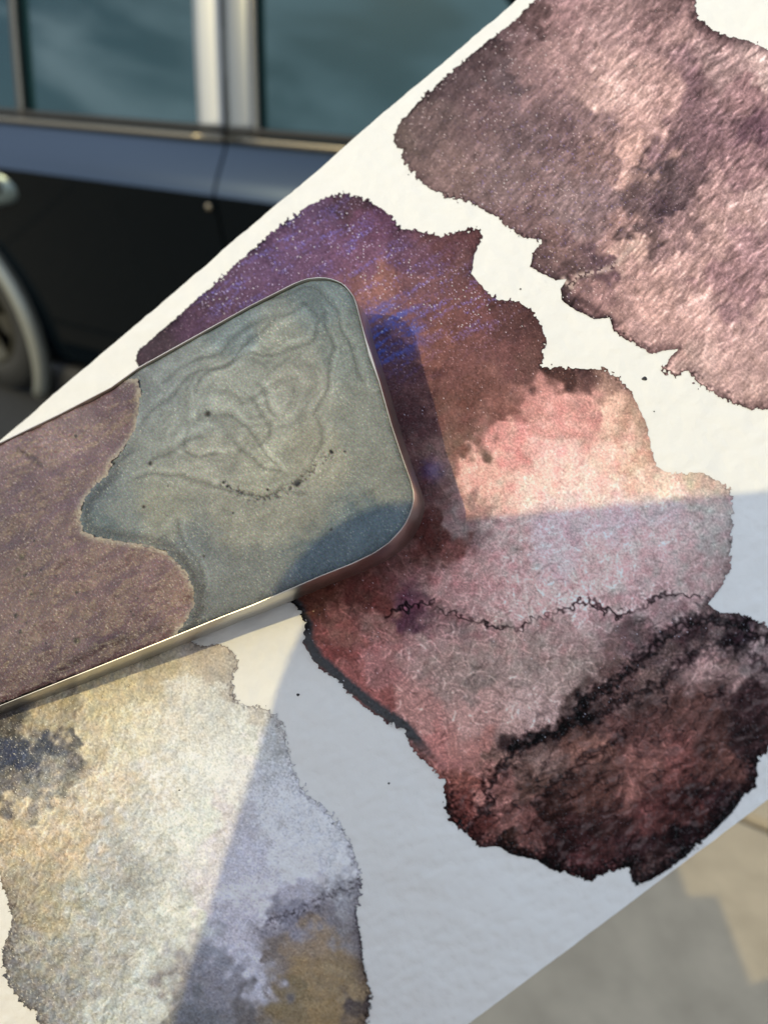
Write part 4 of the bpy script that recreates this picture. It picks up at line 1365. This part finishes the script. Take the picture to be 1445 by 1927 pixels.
# bare body: head, neck, forearms and hands as one surface with the hidden trunk
knR, knL = (px0 + 0.19, py0 + 0.42, 0.53), (px0 - 0.15, py0 + 0.42, 0.53)
bv = [(px0, py0, 0.54), (px0, py0 + 0.02, 0.80), (px0, py0 + 0.04, 1.04), (px0, py0 + 0.06, 1.13), (px0, py0 + 0.09, 1.20), (px0, py0 + 0.11, 1.29), (px0, py0 + 0.10, 1.36),
      (px0 + 0.15, py0 + 0.03, 1.03), elR, tuple(wr), (px0 - 0.15, py0 + 0.03, 1.03), elL, tuple(lw)]
be_ = [(0, 1), (1, 2), (2, 3), (3, 4), (4, 5), (5, 6), (2, 7), (7, 8), (8, 9), (2, 10), (10, 11), (11, 12)]
br = [0.09, 0.09, 0.07, 0.050, 0.062, 0.078, 0.060, 0.045, 0.038, 0.026, 0.045, 0.038, 0.026]


def add_hand(wp, target, spread, up):
    """palm, four unequal bent fingers and a thumb leaving the palm's side."""
    w0 = np.array(wp)
    d = unit(np.array(target) - w0)
    sdv = unit(np.cross(d, up))
    nrm = np.cross(sdv, d)
    i0 = len(bv) - 1 if False else None
    base_i = bv.index(tuple(wp))
    palm = w0 + d * 0.045
    bv.append(tuple(palm))
    be_.append((base_i, len(bv) - 1))
    br.append(0.028)
    pi = len(bv) - 1
    for k, (off, ln) in enumerate(((-0.030, 0.068), (-0.010, 0.078), (0.010, 0.073), (0.029, 0.058))):
        kn = palm + d * 0.045 + sdv * off
        m1 = kn + d * ln * 0.5 + nrm * ln * 0.15
        m2_ = m1 + d * ln * 0.28 + nrm * ln * 0.42
        ids = []
        for p, r in ((kn, 0.0095), (m1, 0.0085), (m2_, 0.0075)):
            bv.append(tuple(p))
            br.append(r)
            ids.append(len(bv) - 1)
        be_.extend([(pi, ids[0]), (ids[0], ids[1]), (ids[1], ids[2])])
    t1 = palm - sdv * 0.04 * spread + d * 0.005
    t2 = t1 - sdv * 0.02 * spread + d * 0.035 + nrm * 0.012
    for p, r, par in ((t1, 0.011, pi), (t2, 0.009, None)):
        bv.append(tuple(p))
        br.append(r)
        be_.append((par if par is not None else len(bv) - 2, len(bv) - 1))


add_hand(tuple(wr), grip, 1, np.array([0, -0.5, 1.0]))
add_hand(tuple(lw), lh, -1, np.array([0, -0.5, 1.0]))
skin_mesh('body', bv, be_, br, M_SKIN, person)
skin_mesh('shirt', [(px0, py0, 0.50), (px0, py0, 0.66), (px0, py0 + 0.02, 0.88), (px0, py0 + 0.035, 1.03), (px0, py0 + 0.045, 1.075), shR, tuple(np.array(shR) * 0.45 + np.array(elR) * 0.55), shL,
                    tuple(np.array(shL) * 0.45 + np.array(elL) * 0.55)],
          [(0, 1), (1, 2), (2, 3), (3, 4), (3, 5), (5, 6), (3, 7), (7, 8)],
          [(0.165, 0.125), (0.160, 0.115), (0.175, 0.115), (0.11, 0.085), 0.062, 0.068, 0.058, 0.068, 0.058], M_SHIRT, person)
skin_mesh('jeans', [(px0, py0 - 0.01, 0.53), (px0 + 0.10, py0 + 0.02, 0.51), knR, (px0 + 0.20, py0 + 0.40, 0.10), (px0 - 0.10, py0 + 0.02, 0.51), knL, (px0 - 0.17, py0 + 0.40, 0.10)],
          [(0, 1), (1, 2), (2, 3), (0, 4), (4, 5), (5, 6)], [(0.15, 0.12), 0.092, 0.066, 0.05, 0.092, 0.066, 0.05], M_JEANS, person)
for sx in (0.20, -0.17):
    skin_mesh('shoe', [(px0 + sx, py0 + 0.36, 0.045), (px0 + sx, py0 + 0.44, 0.05), (px0 + sx, py0 + 0.56, 0.036)], [(0, 1), (1, 2)], [(0.042, 0.042), (0.046, 0.044), (0.042, 0.03)], M_SHOE, person)
skin_mesh('hair', [(px0, py0 + 0.03, 1.22), (px0, py0 + 0.06, 1.31), (px0, py0 + 0.09, 1.375), (px0, py0 + 0.15, 1.375)], [(0, 1), (1, 2), (2, 3)], [0.06, 0.082, 0.075, 0.05], M_HAIR, person)
for sx in (-0.03, 0.03):
    bm = bmesh.new()
    bmesh.ops.create_uvsphere(bm, u_segments=12, v_segments=8, radius=0.011, matrix=Matrix.Translation(Vector((sx, 0.178, 1.285))))
    bm_obj('eye', bm, M_SCREEN, person, smooth=True)
bm = bmesh.new()
bmesh.ops.create_cone(bm, segments=10, radius1=0.016, radius2=0.006, depth=0.045, cap_ends=True, matrix=Matrix.Translation(Vector((0, 0.188, 1.262))) @ Matrix.Rotation(0.35, 4, 'X'))
bm_obj('nose', bm, M_SKIN, person, smooth=True)

stool = empty('wooden_stool', person_c + np.array([0, -0.02, 0]))
tag(stool, 'plain wooden stool under the seated person', 'stool')
bm = bmesh.new()
bmesh.ops.create_cone(bm, segments=32, radius1=0.17, radius2=0.17, depth=0.035, cap_ends=True, matrix=Matrix.Translation((0, 0, 0.385)))
bmesh.ops.bevel(bm, geom=bm.edges[:], offset=0.006, segments=2, affect='EDGES')
bm_obj('seat', bm, M_WOOD, stool)
for ax_, ay_ in ((1, 1), (1, -1), (-1, 1), (-1, -1)):
    bm = bmesh.new()
    a = Vector((0.11 * ax_, 0.11 * ay_, 0.368))
    b = Vector((0.16 * ax_, 0.16 * ay_, 0.0))
    m_ = Matrix.Translation((a + b) / 2) @ (a - b).to_track_quat('Z', 'Y').to_matrix().to_4x4()
    bmesh.ops.create_cone(bm, segments=12, radius1=0.014, radius2=0.019, depth=(a - b).length, cap_ends=True, matrix=m_)
    bm_obj('leg', bm, M_WOOD, stool)

board_c = np.array([-0.40, 0.04, 0.604])  # unseen board added only for the shade it casts on the ground
board = empty('shade_board', board_c)
tag(board, 'thin unseen wooden board added to shade the ground, across the knees of the seated person', 'shade board')
bm = bmesh.new()
bmesh.ops.create_cube(bm, size=1.0, matrix=Matrix.Diagonal((0.43, 0.33, 0.012, 1)))
bmesh.ops.bevel(bm, geom=[e for e in bm.edges if abs(e.verts[0].co.z - e.verts[1].co.z) > 0.005], offset=0.05, segments=6, affect='EDGES')
bm_obj('panel', bm, M_WOOD, board)
bm = bmesh.new()
bmesh.ops.create_cube(bm, size=1.0, matrix=Matrix.Translation((0, -0.12, 0.009)) @ Matrix.Diagonal((0.36, 0.02, 0.008, 1)))
bmesh.ops.bevel(bm, geom=bm.edges[:], offset=0.002, segments=2, affect='EDGES')
bm_obj('ledge', bm, M_WOOD, board)
